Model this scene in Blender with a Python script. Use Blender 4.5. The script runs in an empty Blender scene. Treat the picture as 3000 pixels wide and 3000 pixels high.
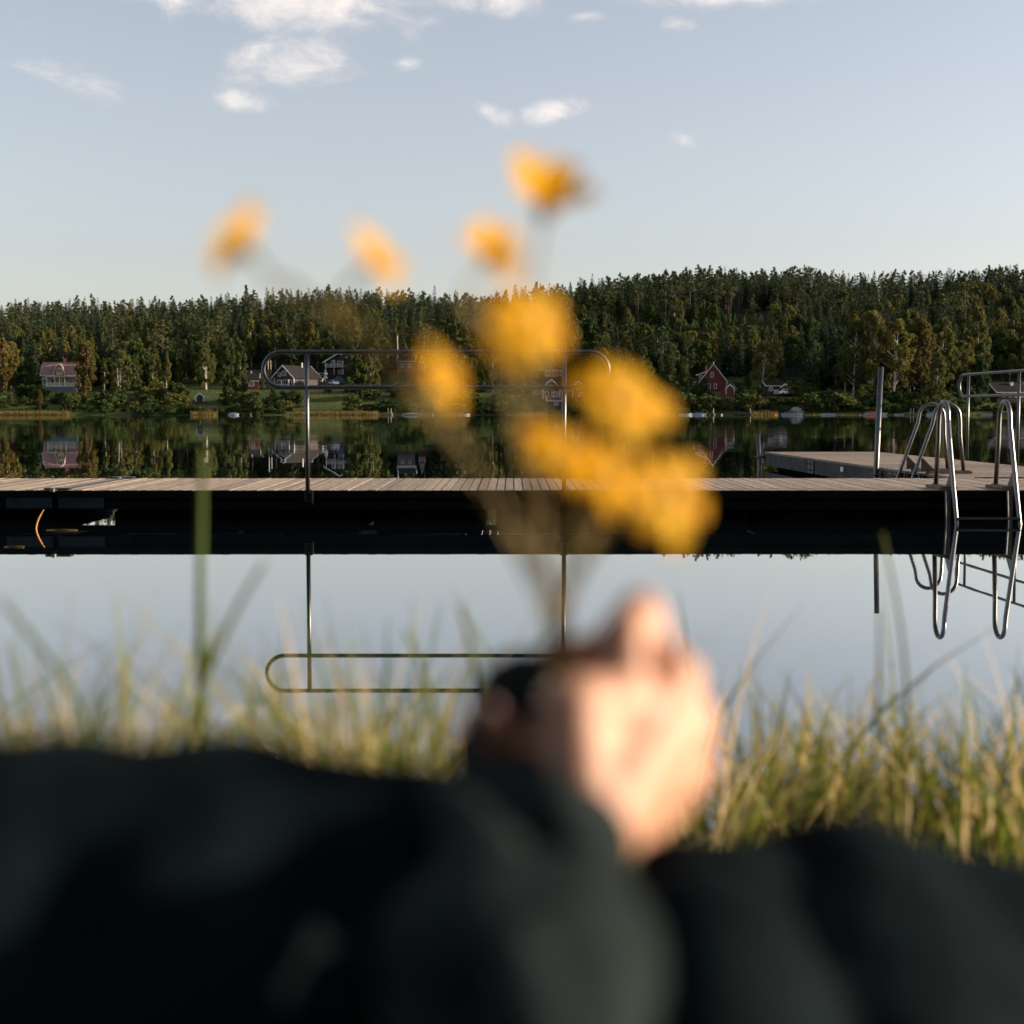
import bpy, bmesh, math, random
import numpy as np
from mathutils import Vector, Matrix, noise as mnoise

C = bpy.context.scene.collection
R = math.radians
PI = math.pi

# ------------------------------------------------------------------ camera model
CAMZ = 1.055
FS = 2817.0 / 1932.0 * 3000.0          # focal length in photo pixels (3000 px wide)
PITCH = math.atan((966.0 - 775.0) / 2817.0)
CP, SP = math.cos(PITCH), math.sin(PITCH)

def ray(px, py):
    cx = (px - 1500.0) / FS
    cy = -(py - 1500.0) / FS
    return Vector((cx, CP + SP * cy, -SP + CP * cy))

def at(px, py, Y):
    d = ray(px, py)
    return Vector((0, 0, CAMZ)) + d * (Y / d.y)

K3 = 3000.0 / 1932.0
def D(px, py, Y):                       # same, from a 1932 px wide view of the photo
    return at(px * K3, py * K3, Y)

# ------------------------------------------------------------------ mesh helpers
class MB:
    def __init__(s):
        s.v = []; s.f = []
    def add(s, vs, fs):
        o = len(s.v)
        s.v += [tuple(p) for p in vs]
        s.f += [tuple(i + o for i in f) for f in fs]
        return s
    def box(s, c, size, rz=0.0):
        hx, hy, hz = size[0] / 2, size[1] / 2, size[2] / 2
        ca, sa = math.cos(rz), math.sin(rz)
        vs = []
        for z in (-hz, hz):
            for x, y in ((-hx, -hy), (hx, -hy), (hx, hy), (-hx, hy)):
                vs.append((c[0] + x * ca - y * sa, c[1] + x * sa + y * ca, c[2] + z))
        return s.add(vs, [(3, 2, 1, 0), (4, 5, 6, 7), (0, 1, 5, 4), (1, 2, 6, 5), (2, 3, 7, 6), (3, 0, 4, 7)])
    def tube(s, pts, r, n=10, cap=True):
        pts = [Vector(p) for p in pts]
        rr = r if isinstance(r, (list, tuple)) else [r] * len(pts)
        t0 = (pts[1] - pts[0]).normalized()
        u = t0.orthogonal().normalized()
        vs = []; m = len(pts)
        for i, p in enumerate(pts):
            if i == 0: t = pts[1] - pts[0]
            elif i == m - 1: t = pts[-1] - pts[-2]
            else: t = (pts[i + 1] - pts[i]).normalized() + (pts[i] - pts[i - 1]).normalized()
            t = t.normalized()
            u = (u - t * u.dot(t))
            if u.length < 1e-6: u = t.orthogonal()
            u = u.normalized(); w = t.cross(u)
            for k in range(n):
                a = 2 * PI * k / n
                vs.append(p + (u * math.cos(a) + w * math.sin(a)) * rr[i])
        fs = []
        for i in range(m - 1):
            for k in range(n):
                k2 = (k + 1) % n
                fs.append((i * n + k, i * n + k2, (i + 1) * n + k2, (i + 1) * n + k))
        if cap:
            fs.append(tuple(range(n - 1, -1, -1)))
            fs.append(tuple((m - 1) * n + k for k in range(n)))
        return s.add(vs, fs)
    def prism(s, poly, y0, y1):         # polygon in XZ, extruded along Y
        n = len(poly)
        vs = [(x, y0, z) for x, z in poly] + [(x, y1, z) for x, z in poly]
        fs = [tuple(range(n)), tuple(range(2 * n - 1, n - 1, -1))]
        for i in range(n):
            j = (i + 1) % n
            fs.append((i, i + n, j + n, j))
        return s.add(vs, fs)
    def xform(s, M):
        s.v = [tuple(M @ Vector(p)) for p in s.v]
        return s
    def build(s, name, m, parent=None, smooth=False):
        me = bpy.data.meshes.new(name)
        me.from_pydata(s.v, [], s.f)
        bm = bmesh.new(); bm.from_mesh(me)
        bmesh.ops.recalc_face_normals(bm, faces=bm.faces)
        bm.to_mesh(me); bm.free()
        if smooth:
            me.polygons.foreach_set('use_smooth', [True] * len(me.polygons))
        me.materials.append(m)
        o = bpy.data.objects.new(name, me); C.objects.link(o)
        if parent: o.parent = parent
        return o

def bevel(o, w=0.01, seg=2):
    bm = bmesh.new(); bm.from_mesh(o.data)
    bmesh.ops.bevel(bm, geom=list(bm.edges), offset=w, segments=seg, affect='EDGES', clamp_overlap=True)
    bm.to_mesh(o.data); bm.free()
    return o

def empty(name, loc, rz=0.0):
    o = bpy.data.objects.new(name, None); C.objects.link(o)
    o.location = loc; o.rotation_euler = (0, 0, rz); o.empty_display_size = 0.2
    return o

def tag(o, label=None, cat=None, group=None, kind=None):
    if label: o['label'] = label
    if cat: o['category'] = cat
    if group: o['group'] = group
    if kind: o['kind'] = kind
    return o

def copy_tree(o, parent=None):
    c = o.copy(); C.objects.link(c); c.parent = parent
    for ch in list(o.children): copy_tree(ch, c)
    return c

# ------------------------------------------------------------------ materials
def nt(name):
    m = bpy.data.materials.new(name); m.use_nodes = True
    t = m.node_tree
    return m, t, t.nodes['Principled BSDF'], t.nodes['Material Output']

def ramp(t, cols):
    r = t.nodes.new('ShaderNodeValToRGB')
    el = r.color_ramp.elements
    while len(el) < len(cols): el.new(0.5)
    for e, (p, c) in zip(el, cols):
        e.position = p; e.color = (c[0], c[1], c[2], 1)
    return r

def mat(name, col, rough=0.6, var=0.25, scale=6.0, metal=0.0, bump=0.0, bscale=60.0, spec=0.5, stretch=None, island=False, sheen=0.0):
    m, t, b, out = nt(name)
    tc = t.nodes.new('ShaderNodeTexCoord')
    n = t.nodes.new('ShaderNodeTexNoise'); n.inputs['Scale'].default_value = scale; n.inputs['Detail'].default_value = 6
    src = tc.outputs['Object']
    if stretch:
        mp = t.nodes.new('ShaderNodeMapping'); mp.inputs['Scale'].default_value = stretch
        t.links.new(src, mp.inputs['Vector']); src = mp.outputs['Vector']
    t.links.new(src, n.inputs['Vector'])
    lo = [c * (1 - var) for c in col]; hi = [min(1, c * (1 + var)) for c in col]
    r = ramp(t, [(0.3, lo), (0.7, hi)])
    t.links.new(n.outputs['Fac'], r.inputs['Fac'])
    colout = r.outputs['Color']
    if island:
        g = t.nodes.new('ShaderNodeNewGeometry')
        hs = t.nodes.new('ShaderNodeHueSaturation')
        mr = t.nodes.new('ShaderNodeMapRange'); mr.inputs['To Min'].default_value = 1 - island; mr.inputs['To Max'].default_value = 1 + island
        t.links.new(g.outputs['Random Per Island'], mr.inputs['Value'])
        t.links.new(mr.outputs['Result'], hs.inputs['Value'])
        t.links.new(colout, hs.inputs['Color']); colout = hs.outputs['Color']
    t.links.new(colout, b.inputs['Base Color'])
    b.inputs['Roughness'].default_value = rough
    b.inputs['Metallic'].default_value = metal
    b.inputs['Specular IOR Level'].default_value = spec
    if sheen: b.inputs['Sheen Weight'].default_value = sheen
    if bump:
        n2 = t.nodes.new('ShaderNodeTexNoise'); n2.inputs['Scale'].default_value = bscale; n2.inputs['Detail'].default_value = 5
        t.links.new(src, n2.inputs['Vector'])
        bp = t.nodes.new('ShaderNodeBump'); bp.inputs['Strength'].default_value = 1; bp.inputs['Distance'].default_value = bump
        t.links.new(n2.outputs['Fac'], bp.inputs['Height']); t.links.new(bp.outputs['Normal'], b.inputs['Normal'])
    return m

def leaf_mat(name, cols, transl=0.3, objvar=0.5, rough=0.6):
    """foliage: colour by leaf (random per island) and by plant (object random), part of the light passes through"""
    m, t, b, out = nt(name)
    g = t.nodes.new('ShaderNodeNewGeometry'); oi = t.nodes.new('ShaderNodeObjectInfo')
    mx = t.nodes.new('ShaderNodeMath'); mx.operation = 'MULTIPLY_ADD'
    mx.inputs[1].default_value = objvar
    m2 = t.nodes.new('ShaderNodeMath'); m2.operation = 'MULTIPLY'; m2.inputs[1].default_value = 1 - objvar
    t.links.new(g.outputs['Random Per Island'], m2.inputs[0])
    at_ = t.nodes.new('ShaderNodeAttribute'); at_.attribute_name = 'tree_tint'      # one value per tree inside a merged wood
    ad = t.nodes.new('ShaderNodeMath'); ad.operation = 'ADD'; fr_ = t.nodes.new('ShaderNodeMath'); fr_.operation = 'FRACT'
    t.links.new(oi.outputs['Random'], ad.inputs[0]); t.links.new(at_.outputs['Fac'], ad.inputs[1]); t.links.new(ad.outputs[0], fr_.inputs[0])
    t.links.new(fr_.outputs[0], mx.inputs[0]); t.links.new(m2.outputs[0], mx.inputs[2])
    r = ramp(t, cols)
    t.links.new(mx.outputs[0], r.inputs['Fac'])
    t.links.new(r.outputs['Color'], b.inputs['Base Color'])
    b.inputs['Roughness'].default_value = rough; b.inputs['Specular IOR Level'].default_value = 0.06
    tr = t.nodes.new('ShaderNodeBsdfTranslucent'); t.links.new(r.outputs['Color'], tr.inputs['Color'])
    mix = t.nodes.new('ShaderNodeMixShader'); mix.inputs[0].default_value = transl
    t.links.new(b.outputs[0], mix.inputs[1]); t.links.new(tr.outputs[0], mix.inputs[2])
    t.links.new(mix.outputs[0], out.inputs['Surface'])
    return m

M = {}
M['deck'] = mat('weathered_boards', (0.25, 0.192, 0.140), 0.8, 0.3, 3.0, bump=0.002, bscale=30, stretch=(14, 1.2, 4), island=0.22)
M['deck_jetty'] = mat('weathered_boards_across', (0.25, 0.192, 0.140), 0.8, 0.3, 3.0, bump=0.002, bscale=30, stretch=(1.2, 14, 4), island=0.22)
M['fascia'] = mat('near_black_beam', (0.005, 0.006, 0.006), 0.95, 0.4, 3, bump=0.003, bscale=20, spec=0.03)
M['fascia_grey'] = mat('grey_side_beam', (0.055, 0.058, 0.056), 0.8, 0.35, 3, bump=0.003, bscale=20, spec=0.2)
M['float'] = mat('black_float', (0.003, 0.004, 0.004), 0.9, 0.4, 3, spec=0.05)
M['galv'] = mat('galvanised_steel', (0.105, 0.108, 0.108), 0.40, 0.18, 25, metal=1.0)
M['plate'] = mat('blue_grey_plate', (0.014, 0.022, 0.028), 0.7, 0.3, 8, spec=0.1)
M['steel'] = mat('polished_steel_tube', (0.15, 0.15, 0.147), 0.33, 0.08, 20, metal=1.0)
M['woodblock'] = mat('brown_wood_block', (0.16, 0.10, 0.06), 0.8, 0.3, 8)
M['orange_straw'] = mat('dry_orange_reed', (0.55, 0.25, 0.06), 0.7, 0.2, 30)
M['red_wall'] = mat('falu_red_boards', (0.13, 0.024, 0.017), 0.8, 0.25, 2, stretch=(6, 6, 0.6))
M['brown_wall'] = mat('dark_brown_boards', (0.035, 0.024, 0.02), 0.8, 0.25, 2, stretch=(6, 6, 0.6))
M['yellow_wall'] = mat('ochre_boards', (0.32, 0.21, 0.08), 0.8, 0.2, 2, stretch=(6, 6, 0.6))
M['white_trim'] = mat('white_paint', (0.64, 0.63, 0.61), 0.6, 0.08, 4)
M['roof_dark'] = mat('dark_tile_roof', (0.022, 0.021, 0.022), 0.85, 0.35, 3, spec=0.08, bump=0.03, bscale=5, stretch=(1, 1, 3))
M['roof_red'] = mat('red_tile_roof', (0.25, 0.150, 0.135), 0.85, 0.25, 3, spec=0.08, bump=0.03, bscale=5, stretch=(1, 1, 3))
M['brick'] = mat('chimney_brick', (0.42, 0.16, 0.10), 0.8, 0.3, 5)
M['pane'] = mat('window_glass', (0.03, 0.045, 0.05), 0.08, 0.3, 2)
M['found'] = mat('blue_grey_plinth', (0.10, 0.15, 0.17), 0.8, 0.25, 2)
M['boat_white'] = mat('boat_gelcoat_white', (0.40, 0.44, 0.48), 0.3, 0.08, 3)
M['boat_red'] = mat('boat_red_canvas', (0.45, 0.04, 0.03), 0.6, 0.2, 3)
M['boat_blue'] = mat('blue_tarpaulin', (0.03, 0.12, 0.34), 0.6, 0.25, 3)
M['boat_dark'] = mat('dark_hull', (0.03, 0.04, 0.05), 0.5, 0.3, 3)
M['glass_dark'] = mat('boat_windscreen', (0.06, 0.08, 0.10), 0.1, 0.2, 3)
M['dockwood'] = mat('small_dock_boards', (0.30, 0.22, 0.16), 0.8, 0.3, 4)
M['orange'] = mat('orange_buoy', (0.75, 0.12, 0.03), 0.5, 0.15, 5)
M['car_white'] = mat('white_car_paint', (0.78, 0.79, 0.80), 0.25, 0.05, 2)
M['navy'] = mat('navy_tarpaulin', (0.02, 0.04, 0.10), 0.6, 0.3, 3)
M['rubber'] = mat('tyre_rubber', (0.02, 0.02, 0.02), 0.8, 0.2, 5)
M['pole'] = mat('grey_wood_pole', (0.45, 0.40, 0.35), 0.8, 0.2, 4)
M['rock'] = mat('grey_boulder', (0.20, 0.20, 0.19), 0.85, 0.4, 2, bump=0.05, bscale=4)
M['skin'] = mat('skin', (0.42, 0.218, 0.135), 0.5, 0.12, 45, bump=0.0006, bscale=500, spec=0.4)
b_ = M['skin'].node_tree.nodes['Principled BSDF']
b_.inputs['Subsurface Weight'].default_value = 0.25
b_.inputs['Subsurface Radius'].default_value = (1.0, 0.35, 0.18)
b_.inputs['Subsurface Scale'].default_value = 0.006
M['nail'] = mat('finger_nail', (0.66, 0.42, 0.34), 0.3, 0.05, 40)
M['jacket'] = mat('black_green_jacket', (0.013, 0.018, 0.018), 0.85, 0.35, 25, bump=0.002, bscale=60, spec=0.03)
M['trousers'] = mat('dark_navy_trousers', (0.0035, 0.0066, 0.0080), 0.85, 0.35, 25, bump=0.002, bscale=90, spec=0.02)
M['stem'] = mat('flower_stem_green', (0.20, 0.145, 0.03), 0.6, 0.3, 60)
M['centre'] = mat('flower_centre_amber', (0.64, 0.31, 0.012), 0.8, 0.35, 200)
M['calyx'] = mat('flower_calyx_brown_green', (0.16, 0.10, 0.02), 0.7, 0.3, 100)
M['petal'] = leaf_mat('yellow_petal', [(0.0, (0.68, 0.31, 0.006)), (0.5, (0.74, 0.385, 0.012)), (1.0, (0.80, 0.46, 0.025))], 0.5, 0.2, 0.5)

spr = [(0.0, (0.016, 0.032, 0.019)), (0.45, (0.030, 0.052, 0.025)), (0.75, (0.055, 0.072, 0.029)), (1.0, (0.090, 0.092, 0.034))]
M['spruce'] = leaf_mat('spruce_needles', spr, 0.12, 0.78)
M['pine'] = leaf_mat('pine_needles', [(0, (0.026, 0.046, 0.024)), (0.5, (0.055, 0.074, 0.032)), (1, (0.105, 0.105, 0.040))], 0.15, 0.75)
M['birch'] = leaf_mat('birch_leaves', [(0, (0.045, 0.062, 0.018)), (0.4, (0.082, 0.094, 0.026)), (0.75, (0.125, 0.118, 0.032)), (1, (0.17, 0.13, 0.036))], 0.35, 0.7)
M['rust'] = leaf_mat('rusty_autumn_leaves', [(0, (0.062, 0.058, 0.020)), (0.5, (0.105, 0.085, 0.027)), (1, (0.15, 0.10, 0.032))], 0.35, 0.4)
M['green'] = leaf_mat('green_broad_leaves', [(0, (0.026, 0.050, 0.018)), (0.5, (0.050, 0.078, 0.022)), (1, (0.095, 0.11, 0.030))], 0.3, 0.5)
M['young'] = leaf_mat('young_tree_leaves', [(0, (0.06, 0.10, 0.03)), (0.5, (0.11, 0.15, 0.045)), (1, (0.17, 0.18, 0.055))], 0.35, 0.5)
M['trunk_d'] = mat('dark_bark', (0.07, 0.055, 0.045), 0.9, 0.35, 3)
M['trunk_o'] = mat('orange_pine_bark', (0.14, 0.085, 0.055), 0.9, 0.35, 3)
M['trunk_w'] = mat('white_birch_bark', (0.42, 0.38, 0.33), 0.8, 0.35, 2.5, stretch=(1, 1, 3))
M['reedbed'] = leaf_mat('reed_stalks', [(0, (0.10, 0.09, 0.025)), (0.5, (0.20, 0.15, 0.045)), (1, (0.30, 0.21, 0.075))], 0.3, 0.0)
M['grass'] = leaf_mat('shore_grass', [(0, (0.055, 0.10, 0.015)), (0.32, (0.13, 0.17, 0.02)), (0.55, (0.27, 0.24, 0.04)), (0.75, (0.47, 0.35, 0.12)), (1, (0.62, 0.47, 0.30))], 0.4, 0.0)
M['stalk'] = leaf_mat('tall_green_stalk', [(0, (0.07, 0.12, 0.03)), (1, (0.20, 0.20, 0.06))], 0.3, 0.8)
# ------------------------------------------------------------------ terrain
SHORE = 362.0
YR = 600.0
SKY = [(-900, 880), (0, 880), (310, 882), (620, 868), (850, 846), (1090, 842), (1290, 862), (1550, 850), (1710, 822), (1860, 800), (2100, 790),
       (2330, 784), (2560, 806), (2800, 788), (3000, 778), (3600, 760)]
def skyline(px):
    for (a, ya), (b, yb) in zip(SKY, SKY[1:]):
        if px <= b:
            k = max(0.0, min(1.0, (px - a) / (b - a)))
            return ya + (yb - ya) * k
    return SKY[-1][1]

def sm(a, b, x):
    t = max(0.0, min(1.0, (x - a) / (b - a)))
    return t * t * (3 - 2 * t)

def terr(x, y):
    yn = max(y, 300.0)
    px = 1500 + x / yn * FS
    sh = SHORE + 3.0 * mnoise.noise((x * 0.02, 3.1, 0)) + 1.2 * mnoise.noise((x * 0.09, 7.7, 0))
    sh -= 26 * sm(128, 160, x)              # unseen point added beyond the right edge, ground for the trees shading the boats
    if y < sh: return max(-3.0, (y - sh) * 0.12)
    zr = (1203.4 - skyline(px)) / FS * YR + CAMZ - 13.4
    d = y - sh
    z = 0.9 * sm(0, 4, d) + 5.4 * sm(2, 42, d) + 1.2 * sm(40, 70, d)
    k = max(0.0, min(1.0, (y - 425) / (YR - 425)))
    z += (zr - 7.5) * (k ** 0.9)
    if y > YR: z -= (y - YR) * 0.03
    z += 0.5 * mnoise.noise((x * 0.03, y * 0.03, 0)) * sm(5, 40, d)
    return z

def ground_at(px, py, Ymin=364.0):
    d = ray(px, py); y = Ymin
    while y < 640:
        p = Vector((0, 0, CAMZ)) + d * (y / d.y)
        if terr(p.x, y) >= p.z: return Vector((p.x, y, terr(p.x, y)))
        y += 0.5
    p = Vector((0, 0, CAMZ)) + d * (Ymin / d.y)
    return Vector((p.x, Ymin, terr(p.x, Ymin)))

def make_terrain():
    ys = list(np.arange(322, 380, 1.5)) + list(np.arange(380, 660, 5)) + [700, 800, 1000, 1400, 2200]
    us = np.linspace(-1.4, 1.4, 400)
    v = []; f = []
    for y in ys:
        for u in us:
            x = u * max(y, 346) + 0.0
            z = terr(x, y)
            if y > 660: z = terr(x * 650 / y, 650) - (y - 660) * 0.03
            v.append((x, y, z))
    n = len(us)
    for j in range(len(ys) - 1):
        for i in range(n - 1):
            f.append((j * n + i, j * n + i + 1, (j + 1) * n + i + 1, (j + 1) * n + i))
    m, t, b, out = nt('far_shore_grass')
    tc = t.nodes.new('ShaderNodeTexCoord')
    n1 = t.nodes.new('ShaderNodeTexNoise'); n1.inputs['Scale'].default_value = 0.06; n1.inputs['Detail'].default_value = 8
    n2 = t.nodes.new('ShaderNodeTexNoise'); n2.inputs['Scale'].default_value = 1.3; n2.inputs['Detail'].default_value = 6
    t.links.new(tc.outputs['Object'], n1.inputs['Vector']); t.links.new(tc.outputs['Object'], n2.inputs['Vector'])
    r = ramp(t, [(0.36, (0.035, 0.062, 0.014)), (0.52, (0.065, 0.080, 0.020)), (0.64, (0.15, 0.105, 0.038))])
    ad = t.nodes.new('ShaderNodeMath'); ad.operation = 'MULTIPLY_ADD'; ad.inputs[1].default_value = 0.35
    t.links.new(n2.outputs['Fac'], ad.inputs[0])
    sb = t.nodes.new('ShaderNodeMath'); sb.operation = 'MULTIPLY'; sb.inputs[1].default_value = 0.66
    t.links.new(n1.outputs['Fac'], sb.inputs[0]); t.links.new(sb.outputs[0], ad.inputs[2])
    t.links.new(ad.outputs[0], r.inputs['Fac'])
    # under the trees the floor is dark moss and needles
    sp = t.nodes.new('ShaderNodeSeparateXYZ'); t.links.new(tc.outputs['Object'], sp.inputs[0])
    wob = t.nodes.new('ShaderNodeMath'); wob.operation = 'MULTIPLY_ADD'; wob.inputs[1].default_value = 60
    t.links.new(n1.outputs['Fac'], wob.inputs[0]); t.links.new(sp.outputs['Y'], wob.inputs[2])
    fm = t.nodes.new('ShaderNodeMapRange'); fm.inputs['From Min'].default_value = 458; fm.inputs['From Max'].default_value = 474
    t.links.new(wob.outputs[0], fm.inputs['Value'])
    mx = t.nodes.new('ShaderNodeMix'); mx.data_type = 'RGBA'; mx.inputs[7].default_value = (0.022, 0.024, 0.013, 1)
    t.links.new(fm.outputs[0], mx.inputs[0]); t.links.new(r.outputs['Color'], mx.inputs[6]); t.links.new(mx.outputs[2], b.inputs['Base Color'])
    b.inputs['Roughness'].default_value = 0.9; b.inputs['Specular IOR Level'].default_value = 0.1
    bp = t.nodes.new('ShaderNodeBump'); bp.inputs['Distance'].default_value = 0.4
    t.links.new(n2.outputs['Fac'], bp.inputs['Height']); t.links.new(bp.outputs['Normal'], b.inputs['Normal'])
    me = bpy.data.meshes.new('far_shore_terrain'); me.from_pydata(v, [], f)
    me.polygons.foreach_set('use_smooth', [True] * len(me.polygons)); me.materials.append(m)
    o = bpy.data.objects.new('far_shore_terrain', me); C.objects.link(o)
    tag(o, 'grassy far shore rising into a wooded ridge', 'terrain', kind='structure')
make_terrain()

# ------------------------------------------------------------------ lake
def make_lake():
    m, t, b, out = nt('lake_water')
    b.inputs['Base Color'].default_value = (0.005, 0.012, 0.016, 1)
    b.inputs['Roughness'].default_value = 0.0
    b.inputs['IOR'].default_value = 1.5
    b.inputs['Coat Weight'].default_value = 1.0; b.inputs['Coat Roughness'].default_value = 0.0; b.inputs['Coat IOR'].default_value = 1.5
    geo = t.nodes.new('ShaderNodeNewGeometry')
    def wave(scale, stretch, detail):
        mp = t.nodes.new('ShaderNodeMapping'); mp.inputs['Scale'].default_value = stretch
        n = t.nodes.new('ShaderNodeTexNoise'); n.inputs['Scale'].default_value = scale; n.inputs['Detail'].default_value = detail
        t.links.new(geo.outputs['Position'], mp.inputs['Vector']); t.links.new(mp.outputs['Vector'], n.inputs['Vector'])
        return n.outputs['Fac']
    a = wave(1.0, (0.35, 1.0, 1), 3)
    c = wave(0.10, (0.5, 1.0, 1), 2)
    pat = wave(0.012, (0.5, 1.6, 1), 3)            # calmer and rougher patches of the lake
    pr = ramp(t, [(0.42, (0.15, 0.15, 0.15)), (0.62, (1, 1, 1))])
    t.links.new(pat, pr.inputs['Fac'])
    # the breeze is felt out on the open lake, the cove behind the pier is still
    sp = t.nodes.new('ShaderNodeSeparateXYZ'); t.links.new(geo.outputs['Position'], sp.inputs[0])
    mr = t.nodes.new('ShaderNodeMapRange'); mr.inputs['From Min'].default_value = 25; mr.inputs['From Max'].default_value = 90
    mr.inputs['To Min'].default_value = 0.10; mr.inputs['To Max'].default_value = 1.0
    t.links.new(sp.outputs['Y'], mr.inputs['Value'])
    mu0 = t.nodes.new('ShaderNodeMath'); mu0.operation = 'MULTIPLY'
    t.links.new(a, mu0.inputs[0]); t.links.new(pr.outputs['Color'], mu0.inputs[1])
    mu = t.nodes.new('ShaderNodeMath'); mu.operation = 'MULTIPLY'
    t.links.new(mu0.outputs[0], mu.inputs[0]); t.links.new(mr.outputs[0], mu.inputs[1])
    ma = t.nodes.new('ShaderNodeMath'); ma.operation = 'MULTIPLY_ADD'; ma.inputs[1].default_value = 1.2
    t.links.new(c, ma.inputs[0]); t.links.new(mu.outputs[0], ma.inputs[2])
    bp = t.nodes.new('ShaderNodeBump'); bp.inputs['Strength'].default_value = 1.0; bp.inputs['Distance'].default_value = 0.009
    t.links.new(ma.outputs[0], bp.inputs['Height']); t.links.new(bp.outputs['Normal'], b.inputs['Normal']); t.links.new(bp.outputs['Normal'], b.inputs['Coat Normal'])
    mb = MB(); mb.add([(-1500, -200, 0), (1500, -200, 0), (1500, 420, 0), (-1500, 420, 0)], [(0, 1, 2, 3)])
    o = mb.build('lake_water', m)
    tag(o, 'still dark lake mirroring sky, pier and far forest', 'lake', kind='structure')
make_lake()

# ------------------------------------------------------------------ near bank
def bank_edge(x):
    return 2.15 + 0.9 * sm(-0.45, 0.75, x) + 0.10 * math.sin(x * 5.1 + 1) + 0.05 * math.sin(x * 13.0)
BANKZ = 0.30
def make_bank():
    v = []; f = []
    xs = np.concatenate([np.linspace(-80, -13, 12), np.linspace(-12, 12, 121), np.linspace(13, 60, 10)]); n = len(xs)
    prof = [(-14, 0.55), (-3, 0.42), (-0.6, 0.33), (0.4, BANKZ), (-9, 0)]
    rows = []
    for x in xs:
        e = bank_edge(x)
        col = [(-70, 3.0), (-14, 0.6), (-4, 0.45), (-1, 0.34), (0.2, BANKZ), (e - 0.5, BANKZ - 0.01), (e - 0.15, BANKZ - 0.06), (e, 0.12), (e + 0.08, -0.1), (e + 0.3, -0.6)]
        rows.append([(x, y, z + 0.02 * mnoise.noise((x * 3, y * 3, 0))) for y, z in col])
    k = len(rows[0])
    for r_ in rows: v += r_
    for i in range(n - 1):
        for j in range(k - 1):
            f.append((i * k + j, (i + 1) * k + j, (i + 1) * k + j + 1, i * k + j + 1))
    m = mat('bank_soil_and_turf', (0.045, 0.05, 0.022), 0.95, 0.5, 8, bump=0.02, bscale=25, spec=0.1)
    me = bpy.data.meshes.new('shore_bank'); me.from_pydata(v, [], f); me.materials.append(m)
    me.polygons.foreach_set('use_smooth', [True] * len(me.polygons))
    o = bpy.data.objects.new('shore_bank', me); C.objects.link(o)
    tag(o, 'dark turf bank where the photographer sits', 'bank', kind='structure')
make_bank()

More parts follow.
